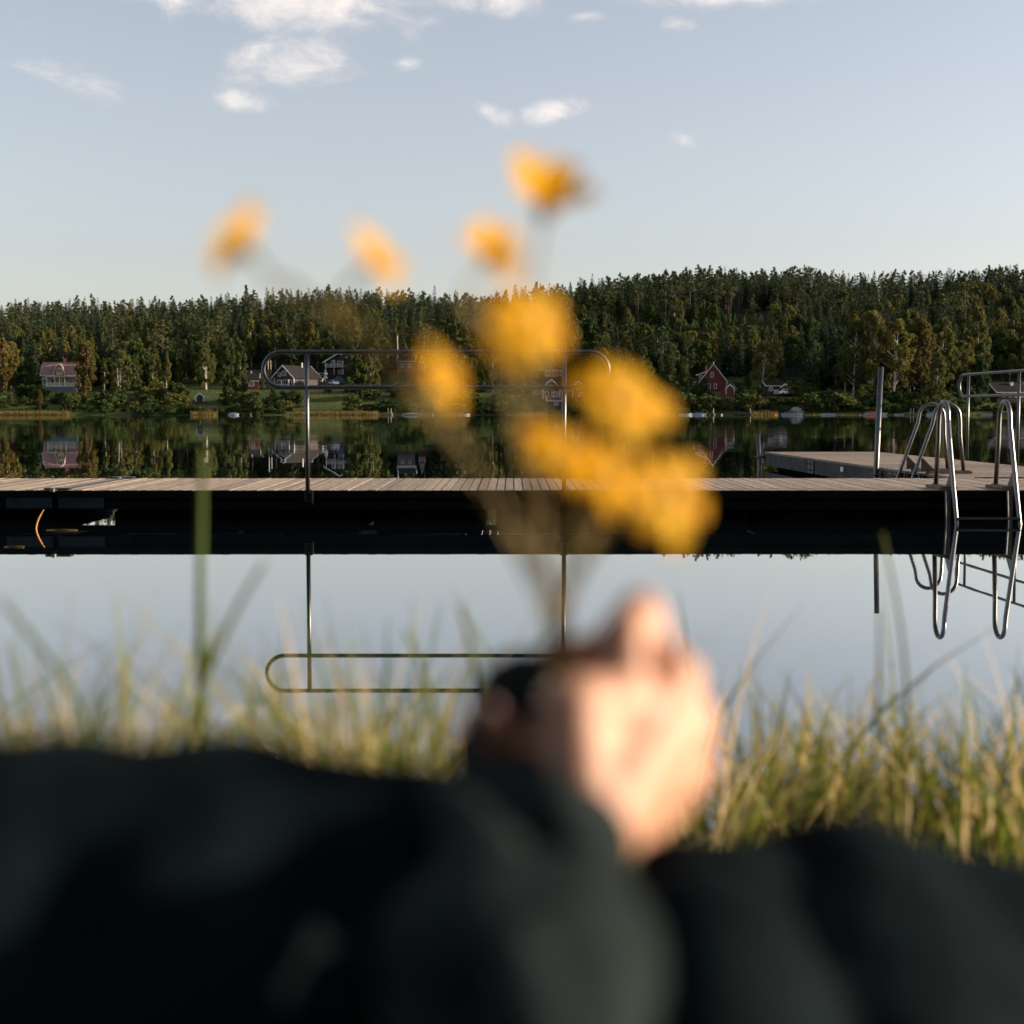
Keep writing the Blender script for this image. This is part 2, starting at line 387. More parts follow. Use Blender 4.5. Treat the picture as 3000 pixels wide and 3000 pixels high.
# ------------------------------------------------------------------ sky and sun
SUN_AZ, SUN_EL = R(86), R(12.5)            # azimuth clockwise from +Y (the view direction)
def make_sky():
    w = bpy.data.worlds.new('World'); bpy.context.scene.world = w; w.use_nodes = True
    t = w.node_tree; bg = t.nodes['Background']
    s = t.nodes.new('ShaderNodeTexSky'); s.sky_type = 'NISHITA'; s.sun_disc = False
    s.sun_elevation = SUN_EL; s.sun_rotation = SUN_AZ
    s.air_density = 1.0; s.dust_density = 1.2; s.ozone_density = 1.2
    hs = t.nodes.new('ShaderNodeHueSaturation'); hs.inputs['Saturation'].default_value = SKY_SAT
    tint = t.nodes.new('ShaderNodeMix'); tint.data_type = 'RGBA'; tint.blend_type = 'MULTIPLY'; tint.inputs[0].default_value = 1
    tint.inputs[7].default_value = SKY_TINT
    t.links.new(s.outputs['Color'], tint.inputs[6]); t.links.new(tint.outputs[2], hs.inputs['Color'])
    tc = t.nodes.new('ShaderNodeTexCoord')
    sep = t.nodes.new('ShaderNodeSeparateXYZ'); t.links.new(tc.outputs['Generated'], sep.inputs[0])
    def math_(op, a=None, b=None, c=None):
        n = t.nodes.new('ShaderNodeMath'); n.operation = op
        for i, q in enumerate((a, b, c)):
            if q is None: continue
            if isinstance(q, (int, float)): n.inputs[i].default_value = q
            else: t.links.new(q, n.inputs[i])
        return n.outputs[0]
    az = math_('ARCTAN2', sep.outputs['X'], sep.outputs['Y'])
    el = math_('ARCSINE', sep.outputs['Z'])
    cv = t.nodes.new('ShaderNodeCombineXYZ')
    t.links.new(az, cv.inputs[0]); t.links.new(el, cv.inputs[1])
    mp = t.nodes.new('ShaderNodeMapping'); mp.inputs['Scale'].default_value = (1, 1.7, 1)
    t.links.new(cv.outputs[0], mp.inputs['Vector'])
    nz = t.nodes.new('ShaderNodeTexNoise'); nz.inputs['Scale'].default_value = 24; nz.inputs['Detail'].default_value = 9
    nz.inputs['Roughness'].default_value = 0.62; nz.inputs['Distortion'].default_value = 0.4
    t.links.new(mp.outputs[0], nz.inputs['Vector'])
    nf = nz.outputs['Fac']
    big = t.nodes.new('ShaderNodeTexNoise'); big.inputs['Scale'].default_value = 3.2; big.inputs['Detail'].default_value = 4
    t.links.new(mp.outputs[0], big.inputs['Vector'])
    # cumulus puffs, each at its own bearing: centre, half sizes, density, tilt
    clouds = [(545, 112, 125, 50, 1.16, 0), (560, -6, 260, 72, 1.12, 0), (330, -30, 170, 50, 1.0, 0), (920, -6, 150, 42, 0.95, 0.10), (1110, 30, 60, 16, 0.75, 0),
              (772, 124, 50, 19, 0.85, 0), (470, 195, 88, 26, 0.92, 0.12), (925, 212, 50, 28, 0.98, 0.2), (1052, 212, 74, 30, 0.95, -0.12),
              (1290, 262, 52, 20, 0.72, 0.3), (1278, 42, 60, 22, 0.72, 0.1), (1350, -8, 230, 30, 0.95, 0), (110, 142, 160, 36, 0.74, 0.22), (370, 127, 45, 14, 0.55, 0),
              (580, 194, 30, 14, 0.5, 0), (1120, 245, 150, 10, 0.45, 0.1), (700, -120, 500, 70, 1.0, 0), (30, 45, 60, 12, 0.5, -0.1), (210, 180, 50, 16, 0.5, 0.2)]
    tot = None
    for (px, py, hw, hh, den, tilt) in clouds:
        d = ray(px * K3, py * K3).normalized()
        a0 = math.atan2(d.x, d.y); e0 = math.asin(d.z)
        da = math_('SUBTRACT', az, a0); de = math_('SUBTRACT', el, e0)
        de = math_('MULTIPLY_ADD', da, tilt, de)
        fa = math_('MULTIPLY', da, 2817.0 / hw); fe = math_('MULTIPLY', de, 2817.0 / hh)
        # flatter underside
        q = math_('ADD', math_('MULTIPLY', fa, fa), math_('MULTIPLY', fe, fe))
        g = math_('MULTIPLY', math_('POWER', 2.718, math_('MULTIPLY', q, -0.75)), den)
        tot = g if tot is None else math_('MAXIMUM', tot, g)
    # thin general cloud higher up, outside the frame
    hi = t.nodes.new('ShaderNodeMapRange'); hi.inputs['From Min'].default_value = 0.36; hi.inputs['From Max'].default_value = 0.6
    t.links.new(el, hi.inputs['Value'])
    bigc = math_('MULTIPLY', math_('SUBTRACT', big.outputs['Fac'], 0.45), 3.0)
    tot = math_('MAXIMUM', tot, math_('MULTIPLY', hi.outputs[0], bigc))
    dens = math_('MULTIPLY_ADD', math_('SUBTRACT', nf, 0.5), 1.6, math_('SUBTRACT', tot, 0.42))
    mr = t.nodes.new('ShaderNodeMapRange'); mr.interpolation_type = 'SMOOTHSTEP'
    mr.inputs['From Min'].default_value = 0.0; mr.inputs['From Max'].default_value = 0.8; mr.inputs['To Max'].default_value = 0.9
    t.links.new(dens, mr.inputs['Value'])
    mix = t.nodes.new('ShaderNodeMix'); mix.data_type = 'RGBA'
    t.links.new(mr.outputs[0], mix.inputs[0])
    t.links.new(hs.outputs['Color'], mix.inputs[6])
    # cloud brightness: own scattered sunlight, thicker parts brighter
    mc = t.nodes.new('ShaderNodeMix'); mc.data_type = 'RGBA'
    t.links.new(mr.outputs[0], mc.inputs[0])
    mc.inputs[6].default_value = CLOUD_LO; mc.inputs[7].default_value = CLOUD_HI
    t.links.new(mc.outputs[2], mix.inputs[7])
    t.links.new(mix.outputs[2], bg.inputs['Color'])
    bg.inputs['Strength'].default_value = SKY_STR
SKY_SAT = 0.52
SKY_TINT = (1.04, 0.965, 1.04, 1)         # slightly dusty evening air
SKY_STR = 0.093
CLOUD_LO = (3.6, 3.55, 3.65, 1); CLOUD_HI = (5.6, 5.1, 4.8, 1)
make_sky()
sl = bpy.data.lights.new('sun', 'SUN'); sl.energy = 5.0; sl.angle = R(0.5); sl.color = (1.0, 0.82, 0.62)
so = bpy.data.objects.new('sun', sl); C.objects.link(so)
sv = Vector((math.sin(SUN_AZ) * math.cos(SUN_EL), math.cos(SUN_AZ) * math.cos(SUN_EL), math.sin(SUN_EL)))
so.rotation_euler = sv.to_track_quat('Z', 'Y').to_euler()
so.location = (60, 5, 40)

# ------------------------------------------------------------------ camera
cam = bpy.data.cameras.new('camera'); co = bpy.data.objects.new('camera', cam); C.objects.link(co)
co.location = (0, 0, CAMZ); co.rotation_euler = (PI / 2 - PITCH, 0, 0)
cam.sensor_width = 36; cam.sensor_fit = 'HORIZONTAL'; cam.lens = 2817.0 / 1932.0 * 36.0
cam.clip_start = 0.05; cam.clip_end = 5000
cam.dof.use_dof = True; cam.dof.focus_distance = 27.0; cam.dof.aperture_fstop = cam.lens / 18.5
bpy.context.scene.camera = co
sc = bpy.context.scene
sc.view_settings.view_transform = 'Standard'; sc.view_settings.look = 'None'; sc.view_settings.gamma = 1
sc.view_settings.use_curve_mapping = False
sc.view_settings.exposure = 1.11
sc.render.engine = 'CYCLES'
sc.cycles.max_bounces = 8; sc.cycles.glossy_bounces = 4; sc.cycles.transmission_bounces = 4; sc.cycles.diffuse_bounces = 3
sc.cycles.sample_clamp_indirect = 6.0
sc.cycles.use_denoising = True
# ------------------------------------------------------------------ pier
YN, YF, DZ = 14.1, 16.62, 0.305          # near and far edge of the pier, height of its boards
rng = random.Random(4)
def plank_deck(x0, x1, y0, y1, along, pitch=0.087, gap=0.012, z=DZ, th=0.03):
    mb = MB()
    a0, a1 = (x0, x1) if along == 'Y' else (y0, y1)
    n = int(round((a1 - a0) / pitch)); p = (a1 - a0) / n
    for i in range(n):
        a = a0 + i * p + gap / 2; w = p - gap
        dz = rng.uniform(-0.002, 0.002); e0 = rng.uniform(0, 0.012); e1 = rng.uniform(0, 0.012)
        if along == 'Y':
            mb.box((a + w / 2, (y0 + y1) / 2 + (e0 - e1) / 2, z - th / 2 + dz), (w, y1 - y0 - e0 - e1, th))
        else:
            mb.box(((x0 + x1) / 2, a + w / 2, z - th / 2 + dz), (x1 - x0 - e0 - e1, w, th))
    return mb

def pier_section(label, x0, x1, floats):
    root = empty('floating_pier', ((x0 + x1) / 2, (YN + YF) / 2, 0)); tag(root, label, 'pier')
    ox, oy = root.location.x, root.location.y
    T = Matrix.Translation((-ox, -oy, 0))
    plank_deck(x0, x1, YN, YF, 'Y').xform(T).build('deck', M['deck'], root)
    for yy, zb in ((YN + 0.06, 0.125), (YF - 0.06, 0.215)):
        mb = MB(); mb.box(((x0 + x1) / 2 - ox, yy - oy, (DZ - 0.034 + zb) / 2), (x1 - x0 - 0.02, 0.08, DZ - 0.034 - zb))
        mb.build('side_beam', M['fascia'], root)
    mb = MB(); mb.box(((x0 + x1) / 2 - ox, YN - 0.012 - oy, DZ - 0.036), (x1 - x0, 0.018, 0.066)); mb.build('edge_shade_strip', M['fascia'], root)  # dark strip added over the skylit plank ends in place of shade
    mb = MB()
    k = int((x1 - x0) / 0.9)
    for i in range(k + 1):
        xx = x0 + 0.1 + i * (x1 - x0 - 0.2) / max(1, k)
        mb.box((xx - ox, (YN + YF) / 2 - oy, 0.243), (0.06, YF - YN - 0.22, 0.055))
    mb.build('cross_joist', M['fascia'], root)
    for a, b in floats:
        f = MB(); f.box(((a + b) / 2 - ox, (YN + YF) / 2 - oy, -0.08), (b - a, YF - YN - 0.26, 0.40))
        bevel(f.build('float', M['float'], root), 0.03)
    return root
JX = -4.33
def X(px): return (px - 966) / 200.0
main = pier_section('long floating pier of grey weathered boards across the middle of the lake', JX + 0.015, 7.3,
    [(X(205), X(440)), (X(446), X(676)), (X(701), X(914)), (X(936), X(1164)), (X(1186), X(1420)), (X(1430), X(1700)), (X(1710), X(2100))])
left = pier_section('short end of floating pier left of the metal hinge joint', -8.4, JX - 0.015, [(-8.2, X(84))])
# joint plates and hinge
for root, xx in ((left, JX - 0.235), (main, JX + 0.255)):
    mb = MB(); mb.box((xx - root.location.x, YN - 0.010 - root.location.y, 0.200), (0.43, 0.014, 0.130))
    mb.build('joint_plate', M['plate'], root)
for yy in (YN + 0.02, YF - 0.12):
    mb = MB(); mb.box((JX + 0.02 - main.location.x, yy + 0.05 - main.location.y, DZ + 0.012), (0.24, 0.12, 0.016))
    mb.tube([(JX - main.location.x, yy - 0.06 - main.location.y, DZ - 0.01), (JX - main.location.x, yy - 0.06 - main.location.y, DZ + 0.02)], 0.025)
    mb.build('hinge', M['galv'], main)
mb = MB(); mb.box((JX + 0.045 - main.location.x, (YN + YF) / 2 - main.location.y, DZ + 0.006), (0.05, YF - YN - 0.3, 0.010))
mb.build('joint_strip', M['galv'], main)
mb = MB(); mb.tube([(X(583) + 0.012 - main.location.x, YN - 0.035 - main.location.y, 0.245), (X(583) + 0.012 - main.location.x, YN - 0.035 - main.location.y, 0.31)], 0.006)

# jetty running away from the pier at the right
def make_jetty():
    P0 = Vector((4.99, YF + 0.03, 0)); P1 = Vector((4.62, 27.4, 0)); W = 2.06
    ang = math.atan2(-(P1.x - P0.x), P1.y - P0.y)
    L = (P1 - P0).length
    root = empty('side_jetty', P0, ang); tag(root, 'grey boarded side jetty running away from the pier toward open water', 'jetty')
    plank_deck(0, W, 0, L, 'X').build('deck', M['deck_jetty'], root)
    joints = [0.0, 2.55, 7.05, L]
    for i in range(3):
        a, b = joints[i] + 0.02, joints[i + 1] - 0.02
        for xx in (0.045, W - 0.045):
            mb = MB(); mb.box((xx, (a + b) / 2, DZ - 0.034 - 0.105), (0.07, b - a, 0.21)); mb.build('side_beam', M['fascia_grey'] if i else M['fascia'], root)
        f = MB(); f.box((W / 2, (a + b) / 2, -0.1), (W - 0.34, b - a - 0.5, 0.30)); bevel(f.build('float', M['float'], root), 0.03)
    mb = MB(); mb.box((W / 2, L - 0.035, DZ - 0.14), (W - 0.2, 0.06, 0.2)); mb.build('end_beam', M['fascia_grey'], root)
    for yy in (2.45, 2.66, 6.95, 7.16):
        mb = MB(); mb.box((-0.002, yy, DZ - 0.14), (0.016, 0.17, 0.20))
        for dz in (-0.05, 0.05): mb.tube([(-0.012, yy, DZ - 0.14 + dz), (-0.03, yy, DZ - 0.14 + dz)], 0.012, 6)
        mb.build('joint_plate', M['galv'], root)
    mb = MB(); mb.box((-0.006, 5.1, DZ - 0.10), (0.012, 0.16, 0.07)); mb.build('small_sign', M['white_trim'], root)
    mb = MB(); mb.box((0.55, 0.02, DZ + 0.006), (0.7, 0.10, 0.012)); mb.build('hinge_plate', M['galv'], root)
    return root, ang, P0
jetty, jang, jP0 = make_jetty()
def J(x, y, z=0):
    return Vector((jP0.x + x * math.cos(jang) - y * math.sin(jang), jP0.y + x * math.sin(jang) + y * math.cos(jang), z))

# mooring poles
def mooring_pole(label, p, r, ztop, lean=(0, 0), z0=-1.2):
    root = empty('mooring_pole', (p.x, p.y, 0)); tag(root, label, 'mooring pole', 'mooring poles of the jetty')
    mb = MB()
    mb.tube([(lean[0] * (z0 - 0.3), lean[1] * (z0 - 0.3), z0), (lean[0] * (ztop - 0.3), lean[1] * (ztop - 0.3), ztop)], r, 20)
    mb.build('pole', M['galv'], root, True)
    ring = MB()
    pts = [(math.cos(a) * (r + 0.03), math.sin(a) * (r + 0.03), 0.21) for a in np.linspace(0, 2 * PI, 17)]
    ring.tube(pts, 0.010, 6, False)
    ring.box((r + 0.05, 0, 0.21), (0.06, 0.06, 0.05))
    ring.build('guide_ring', M['galv'], root)
mooring_pole('tall steel mooring pole standing beside the near edge of the side jetty', Vector((4.82, 19.75, 0)), 0.035, 1.635, (0.03, 0))
mooring_pole('short leaning steel mooring pole at the far corner of the side jetty', Vector((4.52, 27.35, 0)), 0.036, 0.62, (-0.05, 0))

# bathing rails (two uprights and a long flattened loop of tube)
def fillet_loop(x0, x1, z0, z1, n=14):
    r = (z1 - z0) / 2; zc = (z0 + z1) / 2
    pts = [(x0 + r, 0, z0), (x1 - r, 0, z0)]
    for k in range(1, n + 1):
        a = -PI / 2 + PI * k / n
        pts.append((x1 - r + r * math.cos(a), 0, zc + r * math.sin(a)))
    pts.append((x0 + r, 0, z1))
    for k in range(1, n + 1):
        a = PI / 2 + PI * k / n
        pts.append((x0 + r + r * math.cos(a), 0, zc + r * math.sin(a)))
    return pts
def bath_rail(label, loc, rz, base_z, x_end0, x_end1, px):
    root = empty('hand_rail', loc, rz); tag(root, label, 'hand rail', 'tubular hand rails on the piers')
    mb = MB(); mb.tube(fillet_loop(x_end0, x_end1, 1.275, 1.605), 0.0195, 14, False)
    mb.build('rail_loop', M['galv'], root, True)
    for x in px:
        mb = MB(); mb.tube([(x, 0, base_z), (x, 0, 1.60)], 0.0205, 14); p = mb.build('post', M['galv'], root, True)
        cb = MB(); cb.box((x, 0.026, base_z + 0.04), (0.075, 0.014, 0.11)); cb.box((x + 0.045, -0.01, base_z + 0.02), (0.012, 0.03, 0.12)); cb.build('clamp', M['galv'], p)
    return root
bath_rail('looped steel hand rail on the near edge of the long pier', (0, YN - 0.045, 0), 0, 0.215, X(500), X(1147), (X(581), X(1064)))
rj = J(2.06 + 0.045, 5.9 + 0.35, 0)
bath_rail('looped steel hand rail along the outer side of the side jetty', rj, jang - PI / 2, 0.215, 0.0 - 0.05, 3.2, (0.35, 2.4))

# bathing ladders
def ladder(label, loc, rz, w=0.585):
    """local -Y is the water side, the board edge is y=0, z=0 is the water"""
    root = empty('bathing_ladder', loc, rz); tag(root, label, 'bathing ladder', 'steel bathing ladders on the piers')
    for x in (-w / 2, w / 2):
        pts = [(x, 0.46, DZ + 0.03), (x, 0.41, DZ + 0.45)]
        c = Vector((x, 0.245, DZ + 0.68)); ax, az = 0.155, 0.155
        pts.append((x, 0.405, DZ + 0.62))
        for k in range(0, 13):
            a = PI * k / 12
            pts.append((x, c.y + ax * math.cos(a), c.z + az * math.sin(a)))
        pts += [(x, 0.075, DZ + 0.60), (x, -0.10, DZ + 0.1), (x, -0.24, 0.02), (x, -0.42, -0.6), (x, -0.5, -0.95)]
        mb = MB(); mb.tube(pts, 0.0225, 14); mb.build('handrail', M['steel'], root, True)
        g = MB(); g.prism([(0, 0), (0.17, 0), (0, 0.17)], -0.004, 0.004)
        g.xform(Matrix.Translation((x, -0.055, DZ + 0.035)) @ Matrix.Rotation(PI / 2, 4, 'Z')); g.build('gusset', M['galv'], root)
        b = MB(); b.box((x, 0.28, DZ + 0.016), (0.16, 0.52, 0.03)); bl = b.build('foot_block', M['woodblock'], root); bevel(bl, 0.005)
        p = MB(); p.box((x + 0.01, 0.22, DZ + 0.036), (0.075, 0.60, 0.008)); p.build('foot_plate', M['galv'], root)
        s = MB(); s.box((x - 0.02, -0.03, 0.10), (0.05, 0.008, 0.42)); s.tube([(x - 0.055, -0.05, 0.30), (x - 0.055, -0.13, -0.3)], 0.012, 8); s.build('support_strap', M['galv'], root)
    for k, zz in enumerate((0.055, -0.22, -0.5, -0.78)):
        yy = -0.245 - 0.30 * (0.055 - zz)
        mb = MB(); mb.box((0, yy, zz), (w, 0.08, 0.018)); mb.build('step', M['galv'], root)
    return root
ladder('steel bathing ladder on the near edge of the long pier', (4.43, YN, 0), 0)
lj = J(0.0, 1.50, 0)
ladder('steel bathing ladder on the inner side of the side jetty', lj, jang - PI / 2)

# bent reed standing in the water before the pier
def dry_reed():
    mb = MB()
    pts = []
    for k in range(11):
        a = k / 10
        pts.append((X(113) + 0.075 * (a ** 1.9) - 0.005, 13.35, -0.02 + 0.19 * a))
    mb.tube(pts, [0.0075] * 8 + [0.006, 0.004, 0.002], 8)
    o = mb.build('bent_reed', M['orange_straw'], None, True)
    tag(o, 'curved dry orange reed poking out of the water before the pier', 'reed')
    for i, (px, py, l, lab) in enumerate(((117, 1000.5, 0.28, 'thin pale straw floating across the foot of the curved reed'), (27, 1032, 0.16, 'thin pale straw floating on the water at the left edge'))):
        p = D(px, py, 13.3); Y = CAMZ * 13.3 / (CAMZ - p.z); p = D(px, py, Y)
        mb = MB(); mb.tube([(p.x - l / 2, p.y, 0.004), (p.x, p.y + 0.02, 0.005), (p.x + l / 2, p.y - 0.02, 0.004)], 0.004, 6)
        tag(mb.build('floating_straw', M['reedbed'], None, True), lab, 'straw', 'straws floating on the water')
dry_reed()
# ------------------------------------------------------------------ grass on the near bank
def blade(q, r, x, y, z0, h, w, lean, seg=5):
    a = r.uniform(0, 6.28); d = Vector((math.cos(a), math.sin(a), 0)); s = Vector((-d.y, d.x, 0)) * w
    if abs(s.x) < 0.5 * w: s = Vector((w * 0.8, s.y, 0))
    kx = lean; pts = []
    for i in range(seg + 1):
        t = i / seg
        pts.append(Vector((x, y, z0)) + Vector((kx[0] * t * t * h, kx[1] * t * t * h, h * t * (1 - 0.12 * (abs(kx[0]) + abs(kx[1])) * t))))
    v = []
    for i, p in enumerate(pts):
        k = (1 - (i / seg) ** 1.7) * 0.92 + 0.08
        v += [p - s * k, p + s * k]
    return v

def grass():
    r = random.Random(21); V = []; F = []
    def put(x, y, h, w, lean, seg=5):
        z0 = BANKZ - 0.03 - 0.2 * sm(bank_edge(x) - 0.3, bank_edge(x) + 0.05, y)
        v = blade(None, r, x, y, z0, h, w, lean, seg); o = len(V); V.extend(v)
        for i in range(seg): F.append((o + 2 * i, o + 2 * i + 1, o + 2 * i + 3, o + 2 * i + 2))
    N = 0
    while N < 3600:
        x = r.uniform(-1.15, 1.6); e = bank_edge(x)
        y = e - abs(r.gauss(0, 0.30)) + 0.06
        if y < 1.15 or abs(x) > 0.40 * y + 0.25: continue
        N += 1
        if x > 0.1 and r.random() < 0.35: continue
        clump = 0.5 + 0.5 * mnoise.noise((x * 3.0, y * 3.0, 1.0))
        h = (0.17 + 0.20 * r.random() ** 1.4) * (0.72 + 0.6 * clump)
        if x < 0.0: h *= 1.05
        if x > 0.1: h *= 0.98
        if r.random() < 0.07: h *= 1.5
        put(x, y, h, r.uniform(0.0025, 0.0066), (max(-0.8, min(0.8, r.gauss(0, 0.40))), r.gauss(0, 0.3)))
    # taller tufts close to the left knee
    for _ in range(2300):
        y = r.uniform(1.35, 2.05); x = r.uniform(-0.40 * y, -0.01)
        h = (0.42 + 0.27 * r.random() ** 1.5) * (0.80 + 0.35 * mnoise.noise((x * 5.0, y * 5.0, 3.0)))
        put(x, y, h, r.uniform(0.0025, 0.0055), (r.gauss(0, 0.5), r.gauss(0, 0.3)))
    # short turf nearer the photographer
    for _ in range(1500):
        x = r.uniform(-1.2, 1.5); y = r.uniform(0.35, bank_edge(x) - 0.25)
        put(x, y, r.uniform(0.05, 0.16), r.uniform(0.002, 0.004), (r.gauss(0, 0.5), r.gauss(0, 0.5)), 3)
    me = bpy.data.meshes.new('shore_grass'); me.from_pydata([tuple(p) for p in V], [], F); me.materials.append(M['grass'])
    o = bpy.data.objects.new('shore_grass', me); C.objects.link(o); tag(o, 'green and straw coloured grass along the near bank, out of focus', 'grass', kind='stuff')
grass()

def stalk(label, pts, Y, w=0.004, name='tall_grass_stalk'):
    P = [D(px, py, Y + dy) for px, py, dy in pts]
    base = Vector((P[0].x, P[0].y, BANKZ - 0.04)); P = [base] + P
    # smooth
    Q = []
    for i in range(len(P) - 1):
        for k in range(4): Q.append(P[i].lerp(P[i + 1], k / 4))
    Q.append(P[-1])
    for _ in range(3): Q = [Q[0]] + [(Q[i - 1] + Q[i] * 2 + Q[i + 1]) / 4 for i in range(1, len(Q) - 1)] + [Q[-1]]
    root = empty('tall_grass_stalk', base); tag(root, label, 'grass stalk', 'tall stalks rising above the near grass')
    n = len(Q); mb = MB(); mb.tube([p - base for p in Q], [w * (1.0 - 0.55 * i / (n - 1)) for i in range(n)], 8); mb.build('stem', M['stalk'], root, True)
    # one small sheath leaf
    if w < 0.006: return
    i0 = int(n * 0.45); b = Q[i0] - base
    v = []; f = []
    for k in range(6):
        t = k / 5; c = b + Vector((0.02 * t, -0.01 * t, 0.09 * t - 0.02 * t * t)); ww = 0.005 * (1 - t) + 0.0005
        v += [c + Vector((-ww, 0, 0)), c + Vector((ww, 0.002, 0))]
    for k in range(5): f.append((2 * k, 2 * k + 1, 2 * k + 3, 2 * k + 2))
    mb = MB(); mb.add(v, f); mb.build('leaf', M['stalk'], root)
stalk('thick tall stalk crossing the pier left of the rail', [(388, 1440, 0), (378, 1250, 0), (378, 1050, 0), (382, 850, 0.02)], 1.55, 0.0068)
stalk('faint long stalk leaning right beside the thick tall stalk', [(330, 1440, 0), (395, 1260, 0), (450, 1140, 0), (500, 1060, 0)], 1.35, 0.0042)
stalk('faint thin stalk leaning left at the left edge', [(190, 1400, 0), (130, 1290, 0), (60, 1200, 0), (0, 1130, 0)], 1.3, 0.0036)
stalk('upright stalk under the mooring pole reflection, right of the hand', [(1640, 1560, 0), (1652, 1400, 0), (1660, 1250, 0), (1658, 1150, 0)], 2.0, 0.0036)
stalk('thin stalk with dry tip reaching the dark pier reflection on the right', [(1705, 1560, 0), (1715, 1350, 0), (1702, 1180, 0), (1665, 1005, 0)], 1.9, 0.0038)
stalk('stalk leaning right at the right edge', [(1800, 1500, 0), (1850, 1420, 0), (1895, 1340, 0), (1945, 1255, 0)], 2.1, 0.0026)
stalk('leaning stalk left of the hand, crossing the rail reflection', [(835, 1440, 0), (815, 1310, 0), (785, 1230, 0), (765, 1190, 0)], 1.5, 0.0040)
stalk('short dark blade rising left of the hand', [(905, 1330, 0), (895, 1240, 0), (880, 1180, 0), (868, 1140, 0)], 1.4, 0.0042)

# ------------------------------------------------------------------ smooth body surface from tapered capsules
def capsule(bm, a, b, ra, rb, n=16):
    d = (b - a); L = d.length
    if L < 1e-6: L = 1e-6; d = Vector((0, 0, 1))
    d = d.normalized(); u = d.orthogonal().normalized(); w = d.cross(u)
    rings = []
    st = 5
    for k in range(st + 1):
        t = -PI / 2 + (PI / 2) * k / st; rings.append((a + d * ra * math.sin(t), max(1e-5, ra * math.cos(t))))
    for k in range(st + 1):
        t = (PI / 2) * k / st; rings.append((b + d * rb * math.sin(t), max(1e-5, rb * math.cos(t))))
    vs = [[bm.verts.new(c + (u * math.cos(2 * PI * j / n) + w * math.sin(2 * PI * j / n)) * r) for j in range(n)] for c, r in rings]
    for i in range(len(vs) - 1):
        for j in range(n):
            bm.faces.new((vs[i][j], vs[i][(j + 1) % n], vs[i + 1][(j + 1) % n], vs[i + 1][j]))
    bm.faces.new(list(reversed(vs[0]))); bm.faces.new(vs[-1])

def body(name, caps, m, voxel, smooth=6, parent=None, factor=0.5, folds=None):
    bm = bmesh.new()
    for a, b, ra, rb in caps: capsule(bm, Vector(a), Vector(b), ra, rb)
    me = bpy.data.meshes.new(name + '_base'); bm.to_mesh(me); bm.free()
    o = bpy.data.objects.new(name, me); C.objects.link(o)
    r = o.modifiers.new('r', 'REMESH'); r.mode = 'VOXEL'; r.voxel_size = voxel
    s = o.modifiers.new('s', 'SMOOTH'); s.iterations = smooth; s.factor = factor
    dg = bpy.context.evaluated_depsgraph_get(); me2 = bpy.data.meshes.new_from_object(o.evaluated_get(dg))
    o.modifiers.clear(); o.data = me2; me2.name = name; bpy.data.meshes.remove(me)
    if folds:
        nrm = [v.normal.copy() for v in me2.vertices]
        for v, n in zip(me2.vertices, nrm): v.co = v.co + n * folds(v.co)
    me2.polygons.foreach_set('use_smooth', [True] * len(me2.polygons))
    me2.materials.clear(); me2.materials.append(m)
    if parent: o.parent = parent
    return o

def chain(pts):                          # (px, py, depth, radius in px of the 1932 px view)
    out = []
    for p, q in zip(pts, pts[1:]):
        out.append((D(p[0], p[1], p[2]), D(q[0], q[1], q[2]), p[3] * p[2] / 2817.0, q[3] * q[2] / 2817.0))
    return out

